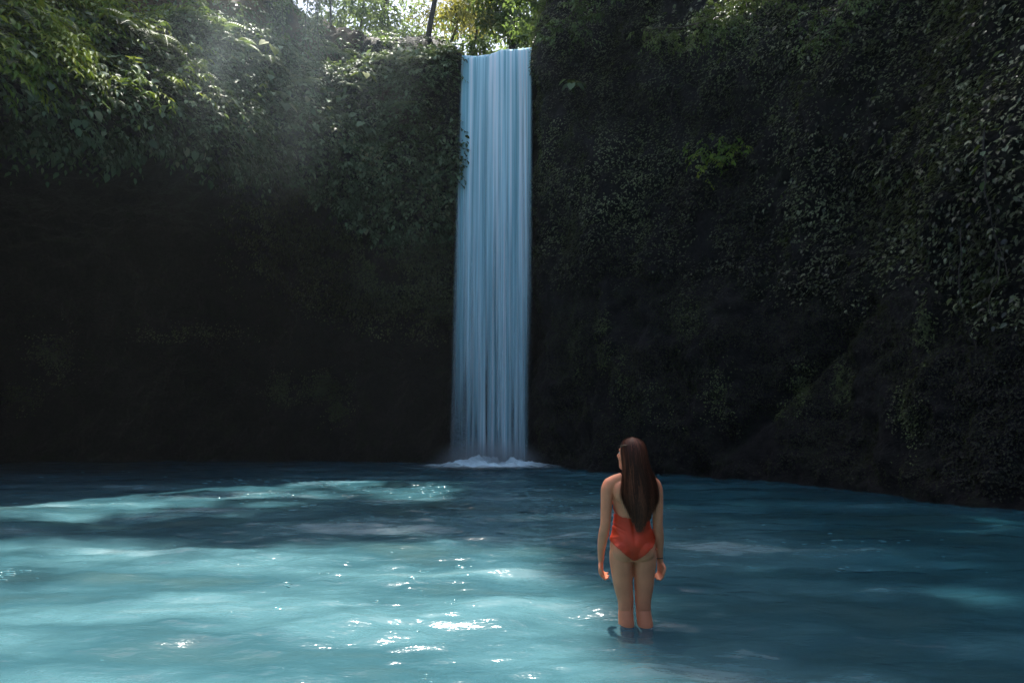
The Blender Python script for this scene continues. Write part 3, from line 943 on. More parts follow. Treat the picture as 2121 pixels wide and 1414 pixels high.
o = mesh_np('water', np.stack([X, Yy, Z], -1).reshape(-1, 3), [qd], M['water'], smooth=True,
            attrs={'dist': np.clip(sstep(.6, 4.5, X + (fbm(np.stack([X * .4, Yy * .5, 0 * X], -1), 2, 65) - .5) * 2.5) + .8 * sstep(10, 19, Yy), 0, 1).ravel()})  # weight of the painted shade, growing to the right and the back
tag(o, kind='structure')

# small steep wavelets that catch the sun and the sky
def ripple_patch(cx, cy, n, sx_, sy_, w, seed):
    r = np.random.default_rng(seed)
    x = cx + r.normal(0, sx_, n); y = cy + r.normal(0, sy_, n)
    keep_ = y < 21.3
    x, y = x[keep_], y[keep_]; n = len(x)
    if not n: return None
    wd = w * r.uniform(.4, 1.3, n); dp = wd * r.uniform(.22, .45, n); hh = dp * r.uniform(.45, .8, n)
    th_ = r.normal(0, .35, n)
    z = water_z(x, y)
    na, nb = 12, 5
    T = []
    for b__ in range(nb):
        q = b__ / nb * math.pi / 2
        for a_ in range(na):
            T.append((math.cos(q) * math.cos(2 * math.pi * a_ / na), math.cos(q) * math.sin(2 * math.pi * a_ / na), math.sin(q)))
    T.append((0, 0, 1)); T = np.array(T)
    lx = T[None, :, 0] * wd[:, None]; ly = T[None, :, 1] * dp[:, None]
    V = np.stack([x[:, None] + lx * np.cos(th_)[:, None] - ly * np.sin(th_)[:, None],
                  y[:, None] + lx * np.sin(th_)[:, None] + ly * np.cos(th_)[:, None],
                  z[:, None] + T[None, :, 2] * hh[:, None] - .25 * hh[:, None]], -1)
    q4 = np.array([(b__ * na + a_, b__ * na + (a_ + 1) % na, (b__ + 1) * na + (a_ + 1) % na, (b__ + 1) * na + a_) for b__ in range(nb - 1) for a_ in range(na)])
    q3 = np.array([((nb - 1) * na + a_, (nb - 1) * na + (a_ + 1) % na, nb * na) for a_ in range(na)])
    off_ = (np.arange(n) * len(T))[:, None, None]
    return V.reshape(-1, 3), [(q4[None] + off_).reshape(-1, 4), (q3[None] + off_).reshape(-1, 3)], np.zeros(n * len(T))
rp = []
def pool_at(px, py):
    b_ = (CY - py) / F_PX
    dy_ = math.cos(PITCH) - b_ * math.sin(PITCH); dz_ = math.sin(PITCH) + b_ * math.cos(PITCH)
    k_ = -CAM_Z / dz_
    return (px - CX) / F_PX * k_, dy_ * k_
k = 0
for (px, py, n, spx, spy, w) in ((490, 995, 26, 45, 3, .07), (600, 996, 30, 50, 3, .07), (685, 1000, 22, 22, 4, .08), (520, 1028, 34, 90, 4, .06), (560, 1024, 26, 60, 4, .06),
                                 (420, 1028, 10, 25, 3, .06), (610, 1056, 10, 25, 5, .05), (800, 1012, 30, 60, 5, .06), (900, 1008, 24, 40, 4, .06), (900, 1025, 16, 50, 4, .05),
                                 (900, 1060, 16, 60, 7, .05), (1060, 1030, 20, 80, 12, .05), (1150, 1055, 26, 60, 10, .045), (1100, 1010, 20, 60, 6, .05), (1180, 1050, 14, 20, 6, .045),
                                 (1220, 1015, 12, 30, 6, .05), (730, 1085, 8, 30, 4, .04), (1750, 1125, 16, 80, 5, .035), (1500, 1080, 16, 150, 15, .035), (1800, 1150, 12, 140, 20, .03),
                                 (1400, 1090, 12, 30, 8, .035), (10, 1190, 26, 18, 8, .04), (360, 1150, 14, 200, 30, .02), (780, 1190, 6, 180, 40, .016),
                                 (560, 1290, 4, 120, 60, .012), (300, 1040, 20, 150, 6, .05), (150, 985, 12, 120, 8, .06)):
    x_, y_ = pool_at(px, py); x1, _ = pool_at(px + spx, py); _, y1 = pool_at(px, py - spy)
    k += 1
    v_ = ripple_patch(x_, y_, n, abs(x1 - x_), abs(y1 - y_), w, 700 + k)
    if v_: rp.append(v_)
for (px, py, n, w) in ((953, 1170, 4, .045), (855, 1203, 4, .035), (590, 1215, 4, .03), (576, 1265, 3, .034), (1157, 1160, 3, .035), (880, 1180, 3, .03), (870, 1232, 2, .022),
                       (945, 1250, 4, .018), (862, 1310, 2, .015), (780, 1250, 3, .015), (880, 1408, 4, .018), (500, 1160, 2, .02), (660, 1180, 2, .016)):
    x_, y_ = pool_at(px, py); k += 1
    rp.append(ripple_patch(x_, y_, n, .03, .05, w, 800 + k))
V, Fc, A_ = merge(rp)
o = mesh_np('ripples', V, Fc, M['ripple'], smooth=True)
tag(o, 'scattered steep wavelets glinting on the pool', 'ripples', kind='stuff')

m, n_, p_ = plain('suspended_silt', (.06, .15, .16), .9, 0, .2, .6)
Xb, Yb, Zb = X[::2, ::2], Yy[::2, ::2], Z[::2, ::2] - .065
idx = np.arange(Xb.size).reshape(Xb.shape)
o = mesh_np('silt_sheet', np.stack([Xb, Yb, Zb], -1).reshape(-1, 3), [np.stack([idx[:-1, :-1], idx[1:, :-1], idx[1:, 1:], idx[:-1, 1:]], -1).reshape(-1, 4)], m, smooth=True)  # opaque silt sheet added just under the surface so the legs fade out
tag(o, kind='structure')

# ------------------------------------------------------------------ waterfall
def fall_material(name, lo, hi, seed):
    m, n, out = new_mat(name)
    tc = N(n, 'ShaderNodeTexCoord')
    mp = N(n, 'ShaderNodeMapping'); mp.inputs['Scale'].default_value = (9.0, .5, .10); mp.inputs['Location'].default_value = (seed, 0, seed)
    a = N(n, 'ShaderNodeTexNoise', Scale=1.0, Detail=5.0, Roughness=.62)
    n.links.new(tc.outputs['Object'], mp.inputs[0]); n.links.new(mp.outputs[0], a.inputs['Vector'])
    mpb = N(n, 'ShaderNodeMapping'); mpb.inputs['Scale'].default_value = (1.5, .5, .05); mpb.inputs['Location'].default_value = (seed * 2, 0, seed)
    a2 = N(n, 'ShaderNodeTexNoise', Scale=1.0, Detail=3.0, Roughness=.6)
    n.links.new(tc.outputs['Object'], mpb.inputs[0]); n.links.new(mpb.outputs[0], a2.inputs['Vector'])
    sep = N(n, 'ShaderNodeSeparateXYZ'); n.links.new(tc.outputs['Object'], sep.inputs[0])
    zz = N(n, 'ShaderNodeMapRange'); zz.inputs['From Min'].default_value = 0; zz.inputs['From Max'].default_value = 14.5
    zz.inputs['To Min'].default_value = -.06; zz.inputs['To Max'].default_value = .15
    n.links.new(sep.outputs[2], zz.inputs['Value'])
    ad0 = N(n, 'ShaderNodeMath', operation='MULTIPLY_ADD'); ad0.inputs[1].default_value = .45
    n.links.new(a.outputs[0], ad0.inputs[0])
    m2 = N(n, 'ShaderNodeMath', operation='MULTIPLY'); m2.inputs[1].default_value = .55
    n.links.new(a2.outputs[0], m2.inputs[0]); n.links.new(m2.outputs[0], ad0.inputs[2])
    ad = N(n, 'ShaderNodeMath', operation='ADD')
    n.links.new(ad0.outputs[0], ad.inputs[0]); n.links.new(zz.outputs[0], ad.inputs[1])
    al = N(n, 'ShaderNodeMapRange'); al.inputs['From Min'].default_value = lo; al.inputs['From Max'].default_value = hi
    al.interpolation_type = 'SMOOTHSTEP'
    n.links.new(ad.outputs[0], al.inputs['Value'])
    ed = N(n, 'ShaderNodeAttribute', attribute_name='edge')
    mul = N(n, 'ShaderNodeMath', operation='MULTIPLY')
    n.links.new(al.outputs[0], mul.inputs[0]); n.links.new(ed.outputs['Fac'], mul.inputs[1])
    mpc = N(n, 'ShaderNodeMapping'); mpc.inputs['Scale'].default_value = (10.0, .4, .05); mpc.inputs['Location'].default_value = (seed + 7, 0, seed)
    a3 = N(n, 'ShaderNodeTexNoise', Scale=1.0, Detail=4.0, Roughness=.6)
    n.links.new(tc.outputs['Object'], mpc.inputs[0]); n.links.new(mpc.outputs[0], a3.inputs['Vector'])
    cr = ramp(n, a3.outputs[0], [(.38, (.28, .54, .60)), (.50, (.58, .84, .89)), (.62, (.92, .98, .99))])
    d = N(n, 'ShaderNodeBsdfDiffuse'); n.links.new(cr.outputs[0], d.inputs[0])
    tr = N(n, 'ShaderNodeBsdfTranslucent'); n.links.new(cr.outputs[0], tr.inputs[0])
    s1 = N(n, 'ShaderNodeMixShader', Fac=.12)
    n.links.new(d.outputs[0], s1.inputs[1]); n.links.new(tr.outputs[0], s1.inputs[2])
    tp_ = N(n, 'ShaderNodeBsdfTransparent')
    s2 = N(n, 'ShaderNodeMixShader')
    n.links.new(mul.outputs[0], s2.inputs[0])
    n.links.new(tp_.outputs[0], s2.inputs[1]); n.links.new(s1.outputs[0], s2.inputs[2])
    n.links.new(s2.outputs[0], out.inputs[0])
    return m

def fall_sheet(name, mat, yoff, seed, parent, inset=0.0, corr=.05):
    nu, nv = 170, 150
    u = np.linspace(0, 1, nu); v = np.linspace(0, 1, nv)
    Uu, Vv = np.meshgrid(u, v, indexing='ij')
    # edges in the photo at the lip and the foot
    Lt, Rt = at(956, 103, 22.95), at(1104, 92, 22.95)
    Lb, Rb = at(922, 960, 22.0), at(1104, 960, 22.0)
    zt = np.interp(u, [0, .2, .4, .55, .8, 1], [14.42, 14.39, 14.46, 14.62, 14.66, 14.72])
    z = -.05 + (zt[:, None] + .05) * (1 - Vv)
    fall = np.clip(1 - z / zt[:, None], 0, 1)
    w = fall ** .8
    xl = Lt[0] * (1 - w) + Lb[0] * w + inset; xr = Rt[0] * (1 - w) + Rb[0] * w - inset
    x = xl + (xr - xl) * Uu + .03 * (fbm(np.stack([Uu * 12, z * .2, 0 * z], -1), 2, seed) - .5)
    # ballistic throw away from the lip
    y = 22.95 - .75 * np.sqrt(np.clip(fall, 0, 1)) - yoff * np.clip(fall * 6, 0, 1)
    y += (fbm(np.stack([x * 3.2, z * .12, 0 * z + seed], -1), 4, seed) - .5) * (corr * 1.2 + .32 * fall)
    lip = (Vv == 0)
    ew = .05 + .13 * fall
    edge = sstep(0, 1, Uu / ew) * sstep(0, 1, (1 - Uu) / ew)
    edge = edge * (1 - fall * 0) 
    edge = np.where(fall < .1, np.maximum(edge, sstep(0, .012, Uu) * sstep(0, .012, 1 - Uu) * (1 - fall * 10)), edge)
    Pm = np.stack([x, y, z], -1)
    # top lip rolls back over the rock edge into the stream
    back = []
    for k, (dy, dz) in enumerate(((1.3, .03), (.6, .03), (.25, .02), (.08, .0))):
        q = Pm[:, 0].copy(); q[:, 1] = 22.95 + dy; q[:, 2] += dz; back.append(q)
    Pm = np.concatenate([np.stack(back, 1), Pm], 1)
    edge = np.concatenate([np.repeat(edge[:, :1], 4, 1), edge], 1)
    id_ = np.arange(Pm.shape[0] * Pm.shape[1]).reshape(Pm.shape[:2])
    qd = np.stack([id_[:-1, :-1], id_[1:, :-1], id_[1:, 1:], id_[:-1, 1:]], -1).reshape(-1, 4)
    return mesh_np(name, Pm.reshape(-1, 3), [qd], mat, parent, smooth=True, attrs={'edge': edge.ravel()})

wf = empty('waterfall', (0, 0, 0))
tag(wf, 'tall narrow white waterfall dropping straight from the rock lip into the pool', 'waterfall')
fall_sheet('water_curtain', fall_material('falling_water_front', .38, .66, 3.0), 0.0, 5, wf)
fall_sheet('water_curtain', fall_material('falling_water_back', .34, .60, 11.0), -.3, 9, wf, .02, .03)

def foam_material():
    m, n, out = new_mat('foam')
    tc = N(n, 'ShaderNodeTexCoord')
    mp = N(n, 'ShaderNodeMapping'); mp.inputs['Scale'].default_value = (1.2, 2.2, 1)
    a = N(n, 'ShaderNodeTexNoise', Scale=3.0, Detail=6.0, Roughness=.7)
    n.links.new(tc.outputs['Object'], mp.inputs[0]); n.links.new(mp.outputs[0], a.inputs['Vector'])
    ed = N(n, 'ShaderNodeAttribute', attribute_name='edge')
    ad = N(n, 'ShaderNodeMath', operation='ADD')
    n.links.new(a.outputs[0], ad.inputs[0]); n.links.new(ed.outputs['Fac'], ad.inputs[1])
    al = N(n, 'ShaderNodeMapRange'); al.inputs['From Min'].default_value = .55; al.inputs['From Max'].default_value = 1.5
    n.links.new(ad.outputs[0], al.inputs['Value'])
    d = N(n, 'ShaderNodeBsdfPrincipled', Roughness=.6); d.inputs['Base Color'].default_value = (.70, .94, .99, 1)
    tp_ = N(n, 'ShaderNodeBsdfTransparent')
    s2 = N(n, 'ShaderNodeMixShader')
    n.links.new(al.outputs[0], s2.inputs[0]); n.links.new(tp_.outputs[0], s2.inputs[1]); n.links.new(d.outputs[0], s2.inputs[2])
    n.links.new(s2.outputs[0], out.inputs[0])
    return m
c = at(1015, 967, 22.2)
rr = np.linspace(0, 1, 40); th = np.linspace(0, 2 * math.pi, 140, endpoint=False)
RR, TH = np.meshgrid(rr, th, indexing='ij')
fx = c[0] + RR * np.cos(TH) * 2.4; fy = 21.3 + RR * np.sin(TH) * 1.9
core = np.exp(-(((fx - c[0]) / 1.35) ** 2 + ((fy - 21.6) / .75) ** 2))
fz = .08 + .42 * core * np.clip(fbm(np.stack([fx * 3.5, fy * 4, 0 * fx], -1), 4, 70) * 1.9 - .55, 0, 1)
id_ = np.arange(RR.size).reshape(RR.shape)
qd = np.stack([id_[:-1], id_[1:], np.roll(id_[1:], -1, 1), np.roll(id_[:-1], -1, 1)], -1).reshape(-1, 4)
mesh_np('foam', np.stack([fx, fy, fz], -1).reshape(-1, 3), [qd], foam_material(), wf, smooth=True,
        attrs={'edge': (1.6 * core + .40 * (1 - RR) ** .7 - .05).ravel()})

m, n_m, out_m = new_mat('spray')
tcm = N(n_m, 'ShaderNodeTexCoord')
ln = N(n_m, 'ShaderNodeVectorMath', operation='LENGTH'); n_m.links.new(tcm.outputs['Object'], ln.inputs[0])
fo = N(n_m, 'ShaderNodeMapRange'); fo.inputs['From Min'].default_value = 1.0; fo.inputs['From Max'].default_value = 0
fo.interpolation_type = 'SMOOTHSTEP'; fo.inputs['To Max'].default_value = 2.2
n_m.links.new(ln.outputs['Value'], fo.inputs['Value'])
pvm = N(n_m, 'ShaderNodeVolumePrincipled'); pvm.inputs['Color'].default_value = (.80, .94, .97, 1)
n_m.links.new(fo.outputs[0], pvm.inputs['Density']); n_m.links.new(pvm.outputs[0], out_m.inputs['Volume'])
me = bpy.data.meshes.new('spray'); b2 = bmesh.new()
bmesh.ops.create_icosphere(b2, subdivisions=3, radius=1)
b2.to_mesh(me); b2.free(); me.materials.append(m)
o = bpy.data.objects.new('spray', me); COL.objects.link(o); o.parent = wf
o.location = (c[0], 21.6, .0); o.scale = (2.1, .85, 1.15)

# ------------------------------------------------------------------ the woman
WD = .36                                    # how deep she stands
skin, sn, sp = plain('skin', (.80, .285, .145), .5, 0, .12, 9.0, .015)
PX_, PY_ = .826, 4.83
sp.inputs['Specular IOR Level'].default_value = .28
person = empty('person', (PX_, PY_, -WD), R(0))
tag(person, 'woman seen from behind in a red swimsuit, standing knee-deep with long brown hair', 'person')

bm = bmesh.new()
def loft(rings, seg=28):
    """rings: (center, (ax), (ay)) with axis vectors; closed with caps"""
    prev = None
    first = None
    for (c, ax, ay) in rings:
        c = Vector(c); ax = Vector(ax); ay = Vector(ay)
        vs = [bm.verts.new(c + ax * math.cos(2 * math.pi * k / seg) + ay * math.sin(2 * math.pi * k / seg)) for k in range(seg)]
        if prev:
            for k in range(seg):
                bm.faces.new((prev[k], prev[(k + 1) % seg], vs[(k + 1) % seg], vs[k]))
        else:
            first = vs
        prev = vs
    bm.faces.new(list(reversed(first))); bm.faces.new(prev)
def vring(z, xc, yc, hw, hd):
    return ((xc, yc, z), (hw, 0, 0), (0, hd, 0))
def dense(rows, k=4):
    rows = np.array(rows, float)
    return catmull(rows, np.linspace(0, len(rows) - 1, (len(rows) - 1) * k + 1))
def limb(rows, seg=20):
    """rows: x,y,z,r  - a tapering limb along its points"""
    rows = dense(rows)
    P = rows[:, :3]
    tan = unit(np.gradient(P, axis=0))
    rings = []
    ref = np.array((0, 1.0, 0))
    for p, t, r_ in zip(P, tan, rows[:, 3]):
        a = np.cross(t, ref)
        if np.linalg.norm(a) < .2: a = np.cross(t, (1.0, 0, 0))
        a = unit(a); b = np.cross(t, a)
        rings.append((p, a * r_, b * r_))
    loft(rings, seg)
def blob(c, r3, rot=None, seg=20):
    m_ = Matrix.Translation(c) @ (rot.to_matrix().to_4x4() if rot else Matrix()) @ Matrix.Diagonal((*r3, 1))
    bmesh.ops.create_uvsphere(bm, u_segments=seg, v_segments=seg // 2 + 2, radius=1, matrix=m_)

torso_rows = [  # z, xc, yc, hw, hd
    (.775, 0, -.005, .075, .075), (.82, 0, -.008, .132, .095), (.87, 0, -.012, .150, .104), (.91, 0, -.01, .149, .102), (.96, 0, -.002, .138, .093),
    (1.01, 0, .006, .124, .085), (1.06, 0, .010, .116, .080), (1.11, 0, .010, .118, .083), (1.17, .002, .006, .130, .090),
    (1.22, .003, -.002, .141, .090), (1.265, .003, -.010, .150, .082), (1.30, .004, -.016, .135, .066), (1.325, .004, -.018, .095, .052),
    (1.35, .004, -.016, .058, .047), (1.39, .004, -.010, .046, .048), (1.44, .006, .0, .045, .05)]
tr_ = dense(torso_rows)
loft([vring(*q) for q in tr_], 40)
for s in (-1, 1):
    blob((s * .068, -.052, .845), (.080, .066, .082))          # buttocks
    blob((s * .07, .075, 1.175), (.058, .05, .055))            # bust
    blob((s * .075, -.055, 1.235), (.055, .038, .075))         # shoulder blades
    limb([(s * .06, -.02, 1.325, .040), (s * .11, -.017, 1.308, .042), (s * .150, -.016, 1.285, .045)])
# arms (hanging, hands curled)
larm = [(-.150, -.016, 1.288, .044), (-.166, -.02, 1.25, .045), (-.174, -.022, 1.17, .040), (-.180, -.026, 1.08, .037), (-.186, -.028, 1.01, .035),
        (-.194, -.016, .96, .036), (-.203, .004, .90, .033), (-.209, .022, .84, .027), (-.211, .034, .79, .0225), (-.210, .040, .765, .022)]
rarm = [(.158, -.016, 1.288, .044), (.172, -.02, 1.25, .044), (.178, -.022, 1.17, .039), (.176, -.026, 1.08, .036), (.175, -.028, 1.01, .034),
        (.180, -.018, .96, .035), (.186, -.002, .90, .032), (.190, .014, .84, .026), (.193, .024, .79, .0225), (.196, .028, .765, .022)]
limb(larm); limb(rarm)
blob((-.152, -.017, 1.284), (.043, .044, .046)); blob((.158, -.017, 1.284), (.043, .044, .046))
for s in (-1, 1):
    blob((s * .100, -.014, .86), (.055, .075, .095))
for s, (xk, xt, xa) in ((-1, (-.052, -.080, -.056)), (1, (.068, .084, .086))):
    limb([(xt * .98, -.008, .83, .080), (xt, -.010, .77, .079), (xt * .94, -.004, .70, .073), ((xt + xk) / 2 , .004, .60, .065), (xk, .004, .51, .0545),
          (xk, .002, .465, .0515), (xk, .002, .44, .0505), (xk + s * .002, -.006, .405, .052), (xk + (xa - xk) * .4, -.018, .34, .053), ((xk + xa) / 2, -.016, .26, .045),
          (xa, -.006, .16, .034), (xa, .0, .09, .030), (xa, .0, .05, .034)])
    limb([(xa, -.035, .035, .030), (xa, .03, .04, .034), (xa + s * .008, .10, .028, .032), (xa + s * .012, .16, .018, .020)])
    for k in range(5):
        blob((xa + s * (-.016 + .012 * k), .172 - .006 * k, .014), (.008, .016, .009), None, 8)

def hand(wr, dirv, side, palm_n):
    """palm, four curled fingers of different lengths and a thumb, closed loosely"""
    wr = Vector(wr); d = Vector(dirv).normalized(); n_ = Vector(palm_n).normalized()
    a = d.cross(n_).normalized()                 # across the palm, towards the thumb when side fits
    a *= side
    rings = []
    for t, w, th in ((-.01, .021, .019), (.015, .026, .016), (.04, .033, .0145), (.065, .037, .014), (.085, .036, .0125)):
        rings.append((wr + d * t, a * w, n_ * th))
    loft(rings, 18)
    for k, (o_, L_) in enumerate(((.027, .068), (.009, .076), (-.009, .070), (-.026, .056))):
        b0 = wr + d * .078 + a * o_
        curl = .34 + .10 * k
        ang = .25
        pts = [(b0.x, b0.y, b0.z, .0092)]
        p = b0
        for seg_, fr in enumerate((.42, .33, .25)):
            ang += curl * (.75 if seg_ == 0 else 1.0)
            dd = (d * math.cos(ang) + n_ * math.sin(ang)).normalized()
            p = p + dd * L_ * fr
            pts.append((p.x, p.y, p.z, .0086 - .0008 * seg_))
        limb(pts, 10)
    b0 = wr + d * .022 + a * .022
    p1 = b0 + (d * .6 + a * .75 + n_ * .25).normalized() * .034
    p2 = p1 + (d * .85 + a * .15 + n_ * .45).normalized() * .028
    p3 = p2 + (d * .8 - a * .15 + n_ * .55).normalized() * .022
    limb([(*b0, .0125), (*p1, .0105), (*p2, .0095), (*p3, .008)], 10)
hand((-.210, .042, .765), (-.02, .16, -1), 1, (.80, -.35, 0))
hand((.197, .030, .765), (.10, .10, -1), -1, (-.75, -.45, 0))

# head, turned to the left
HR = Euler((R(10), 0, R(48)))
HC = Vector((.012, .012, 1.480))
def hp(x, y, z):
    v = Vector((x, y, z)); v.rotate(HR); return HC + v
head = []
for (z, yc, hw, hd) in ((-.115, .045, .018, .020), (-.105, .036, .036, .042), (-.085, .022, .052, .062), (-.055, .008, .062, .080), (-.02, 0, .068, .090),
                        (.015, -.004, .072, .095), (.045, -.006, .071, .094), (.072, -.008, .062, .082), (.092, -.01, .044, .060), (.102, -.01, .02, .03)):
    ax = Vector((hw, 0, 0)); ay = Vector((0, hd, 0)); ax.rotate(HR); ay.rotate(HR)
    head.append((hp(0, yc, z), ax, ay))
loft(head, 32)
def hlimb(rows, seg=10):
    limb([(*hp(x, y, z), r_) for x, y, z, r_ in rows], seg)
hlimb([(0, .086, .012, .008), (0, .098, -.008, .010), (0, .108, -.026, .012), (0, .096, -.034, .009)])       # nose
hlimb([(-.022, .078, -.058, .006), (0, .088, -.057, .009), (.022, .078, -.058, .006)])                      # lips
hlimb([(-.04, .074, .022, .008), (-.02, .088, .024, .009), (0, .089, .018, .007), (.02, .088, .024, .009), (.04, .074, .022, .008)])  # brow
hlimb([(0, .060, -.098, .016), (0, .074, -.092, .014), (0, .07, -.085, .012)])                              # chin
for s in (-1, 1):
    hlimb([(s * .072, .0, .018, .008), (s * .080, -.008, .014, .010), (s * .080, -.008, -.012, .009), (s * .072, .0, -.028, .007)])  # ears
    blob(hp(s * .042, .058, -.03), (.022, .02, .022), None, 12)                                              # cheeks

me = bpy.data.meshes.new('body_raw'); bm.to_mesh(me); bm.free()
raw = bpy.data.objects.new('body_raw', me); COL.objects.link(raw)
md = raw.modifiers.new('r', 'REMESH'); md.mode = 'VOXEL'; md.voxel_size = .0048; md.use_smooth_shade = True
ms = raw.modifiers.new('s', 'SMOOTH'); ms.factor = .5; ms.iterations = 5
dg = bpy.context.evaluated_depsgraph_get(); dg.update()
body_me = bpy.data.meshes.new_from_object(raw.evaluated_get(dg))
bpy.data.objects.remove(raw)
_n = len(body_me.vertices)
_c = np.empty(_n * 3, np.float32); body_me.vertices.foreach_get('co', _c); _c = _c.reshape(-1, 3)
_back = sstep(.01, -.03, _c[:, 1])
_spine = np.exp(-(_c[:, 0] / .016) ** 2) * sstep(.86, .95, _c[:, 2]) * sstep(1.34, 1.26, _c[:, 2]) * _back
_c[:, 1] += .010 * _spine
for _x in (-.052, .068):
    _k = np.exp(-((_c[:, 2] - .447 - .06 * (_c[:, 0] - _x)) / .0065) ** 2) * sstep(.055, .02, np.abs(_c[:, 0] - _x)) * sstep(.0, -.03, _c[:, 1])
    _c[:, 1] += .0014 * _k
    _h = sum(np.exp(-((_c[:, 0] - _x - q) / .012) ** 2) for q in (-.03, .03)) * np.exp(-((_c[:, 2] - .47) / .035) ** 2) * sstep(.0, -.03, _c[:, 1])
    _c[:, 1] -= .003 * _h
for _s in (-1, 1):       # fold below each buttock, edge of each shoulder blade
    _f = np.exp(-((_c[:, 2] - .775 - .25 * np.abs(_c[:, 0] - _s * .06)) / .009) ** 2) * sstep(.13, .05, np.abs(_c[:, 0])) * sstep(-.03, -.07, _c[:, 1])
    _c[:, 1] += .004 * _f
    _b = np.exp(-((_s * _c[:, 0] - .055 - .25 * (_c[:, 2] - 1.2)) / .012) ** 2) * sstep(1.12, 1.18, _c[:, 2]) * sstep(1.30, 1.25, _c[:, 2]) * _back
    _c[:, 1] += .006 * _b
body_me.vertices.foreach_set('co', _c.ravel()); body_me.update()
body_me.materials.clear(); body_me.materials.append(skin)
body_me.polygons.foreach_set('use_smooth', np.ones(len(body_me.polygons), bool))
body = bpy.data.objects.new('body', body_me); COL.objects.link(body); body.parent = person

# swimsuit: the body's own surface, offset outwards
nv = len(body_me.vertices)
co = np.empty(nv * 3, np.float32); body_me.vertices.foreach_get('co', co); co = co.reshape(-1, 3).astype(float)
no = np.empty(nv * 3, np.float32); body_me.vertex_normals.foreach_get('vector', no); no = no.reshape(-1, 3).astype(float)
x, y, z = co.T
frontness = sstep(-.06, .07, y)
ztop = 1.072 + .16 * frontness - .010 * np.cos(x / .12 * 1.5) * (1 - frontness)
zbot = .782 + .120 * (np.abs(x) / .15) ** 1.25 + .02 * frontness
hwz = np.interp(z, tr_[:, 0], tr_[:, 3]) + .012
inside = (z < ztop) & (z > zbot) & (np.abs(x) < np.minimum(hwz, .164)) & (z > .76)
polys = np.array([p.vertices[:] for p in body_me.polygons if len(p.vertices) == 4])
keepf = inside[polys].all(1)
polys = polys[keepf]
used_v, inv = np.unique(polys, return_inverse=True)
polys = inv.reshape(-1, 4)
sv = co[used_v]; sno = no[used_v]
sx_, sy_, sz_ = sv.T
_q = sz_ + .45 * np.abs(sx_) * np.tanh((.93 - sz_) / .03)
wr_amt = .017 * (fbm(np.stack([sx_ * 9, sy_ * 9, _q * 62], -1), 3, 5) - .5) * (.12 + sstep(.03, .14, np.abs(sx_)))
# pull the hems tight
tv = np.minimum(ztop[used_v] - sz_, sz_ - zbot[used_v])
off = .0055 + wr_amt * sstep(0, .02, tv) + .002 * sstep(.012, .0, tv)
sv = sv + sno * off[:, None]
suit_m, n_s, p_s = plain('red_swimsuit_fabric', (.66, .046, .007), .6, 0, .12, 14)
suit = mesh_np('swimsuit', sv, [polys], suit_m, person, smooth=True)
so = suit.modifiers.new('t', 'SOLIDIFY'); so.thickness = .004; so.offset = -1
so2 = suit.modifiers.new('sm', 'SMOOTH'); so2.factor = .4; so2.iterations = 2

# neck tie of the halter and the hair
hair_m, hn, hout = new_mat('brown_hair')
ha = N(hn, 'ShaderNodeAttribute', attribute_name='lr')
hr_ = ramp(hn, ha.outputs['Fac'], [(0, (.018, .006, .004)), (.5, (.060, .018, .010)), (1, (.22, .070, .034))])
hb = N(hn, 'ShaderNodeBsdfPrincipled', Roughness=.5); hb.inputs['Specular IOR Level'].default_value = .16
hn.links.new(hr_.outputs[0], hb.inputs['Base Color']); hn.links.new(hb.outputs[0], hout.inputs[0])
hair_rows = [  # z, xc, yc, hw, hd
    (1.608, .014, -.005, .012, .012), (1.602, .014, -.006, .040, .042), (1.584, .015, -.010, .066, .070), (1.55, .018, -.020, .084, .086), (1.50, .021, -.036, .090, .086),
    (1.44, .024, -.056, .094, .076), (1.38, .031, -.074, .103, .060), (1.33, .039, -.088, .114, .046), (1.27, .043, -.102, .124, .036),
    (1.217, .046, -.110, .129, .032), (1.16, .052, -.114, .122, .028), (1.107, .055, -.110, .110, .025), (1.052, .052, -.103, .098, .020),
    (1.01, .047, -.098, .090, .015), (.965, .042, -.096, .080, .010)]
hd_ = dense(hair_rows, 5)
hd_[:, 3] *= np.interp(hd_[:, 0], [1.0, 1.4, 1.5], [.88, .90, .96])
parts = []
seg = 72
rows_ = []
ang = np.linspace(0, 2 * math.pi, seg, endpoint=False)
for (zz_, xc, yc, hw, hdp) in hd_[hd_[:, 0] > 1.12]:
    sh = .92 - .75 * max(0, min(1, (1.20 - zz_) / .20)); hw = hw * sh; hdp = hdp * .95
    g = 1 + .035 * np.sin(ang * 17 + 1.3 * math.sin(zz_ * 6)) + .02 * np.sin(ang * 31 + zz_ * 4)
    rows_.append(np.stack([xc + hw * np.cos(ang) * g, yc + hdp * np.sin(ang) * g, np.full(seg, zz_)], 1))
Hm = np.array(rows_)
id_ = np.arange(Hm.shape[0] * seg).reshape(Hm.shape[0], seg)
qd = np.stack([id_[:-1], id_[1:], np.roll(id_[1:], -1, 1), np.roll(id_[:-1], -1, 1)], -1).reshape(-1, 4)
parts.append((Hm.reshape(-1, 3), [qd], np.full(Hm.size // 3, .2)))
r = np.random.default_rng(33)
ns = 3200
tt = np.linspace(0, 1, 22)
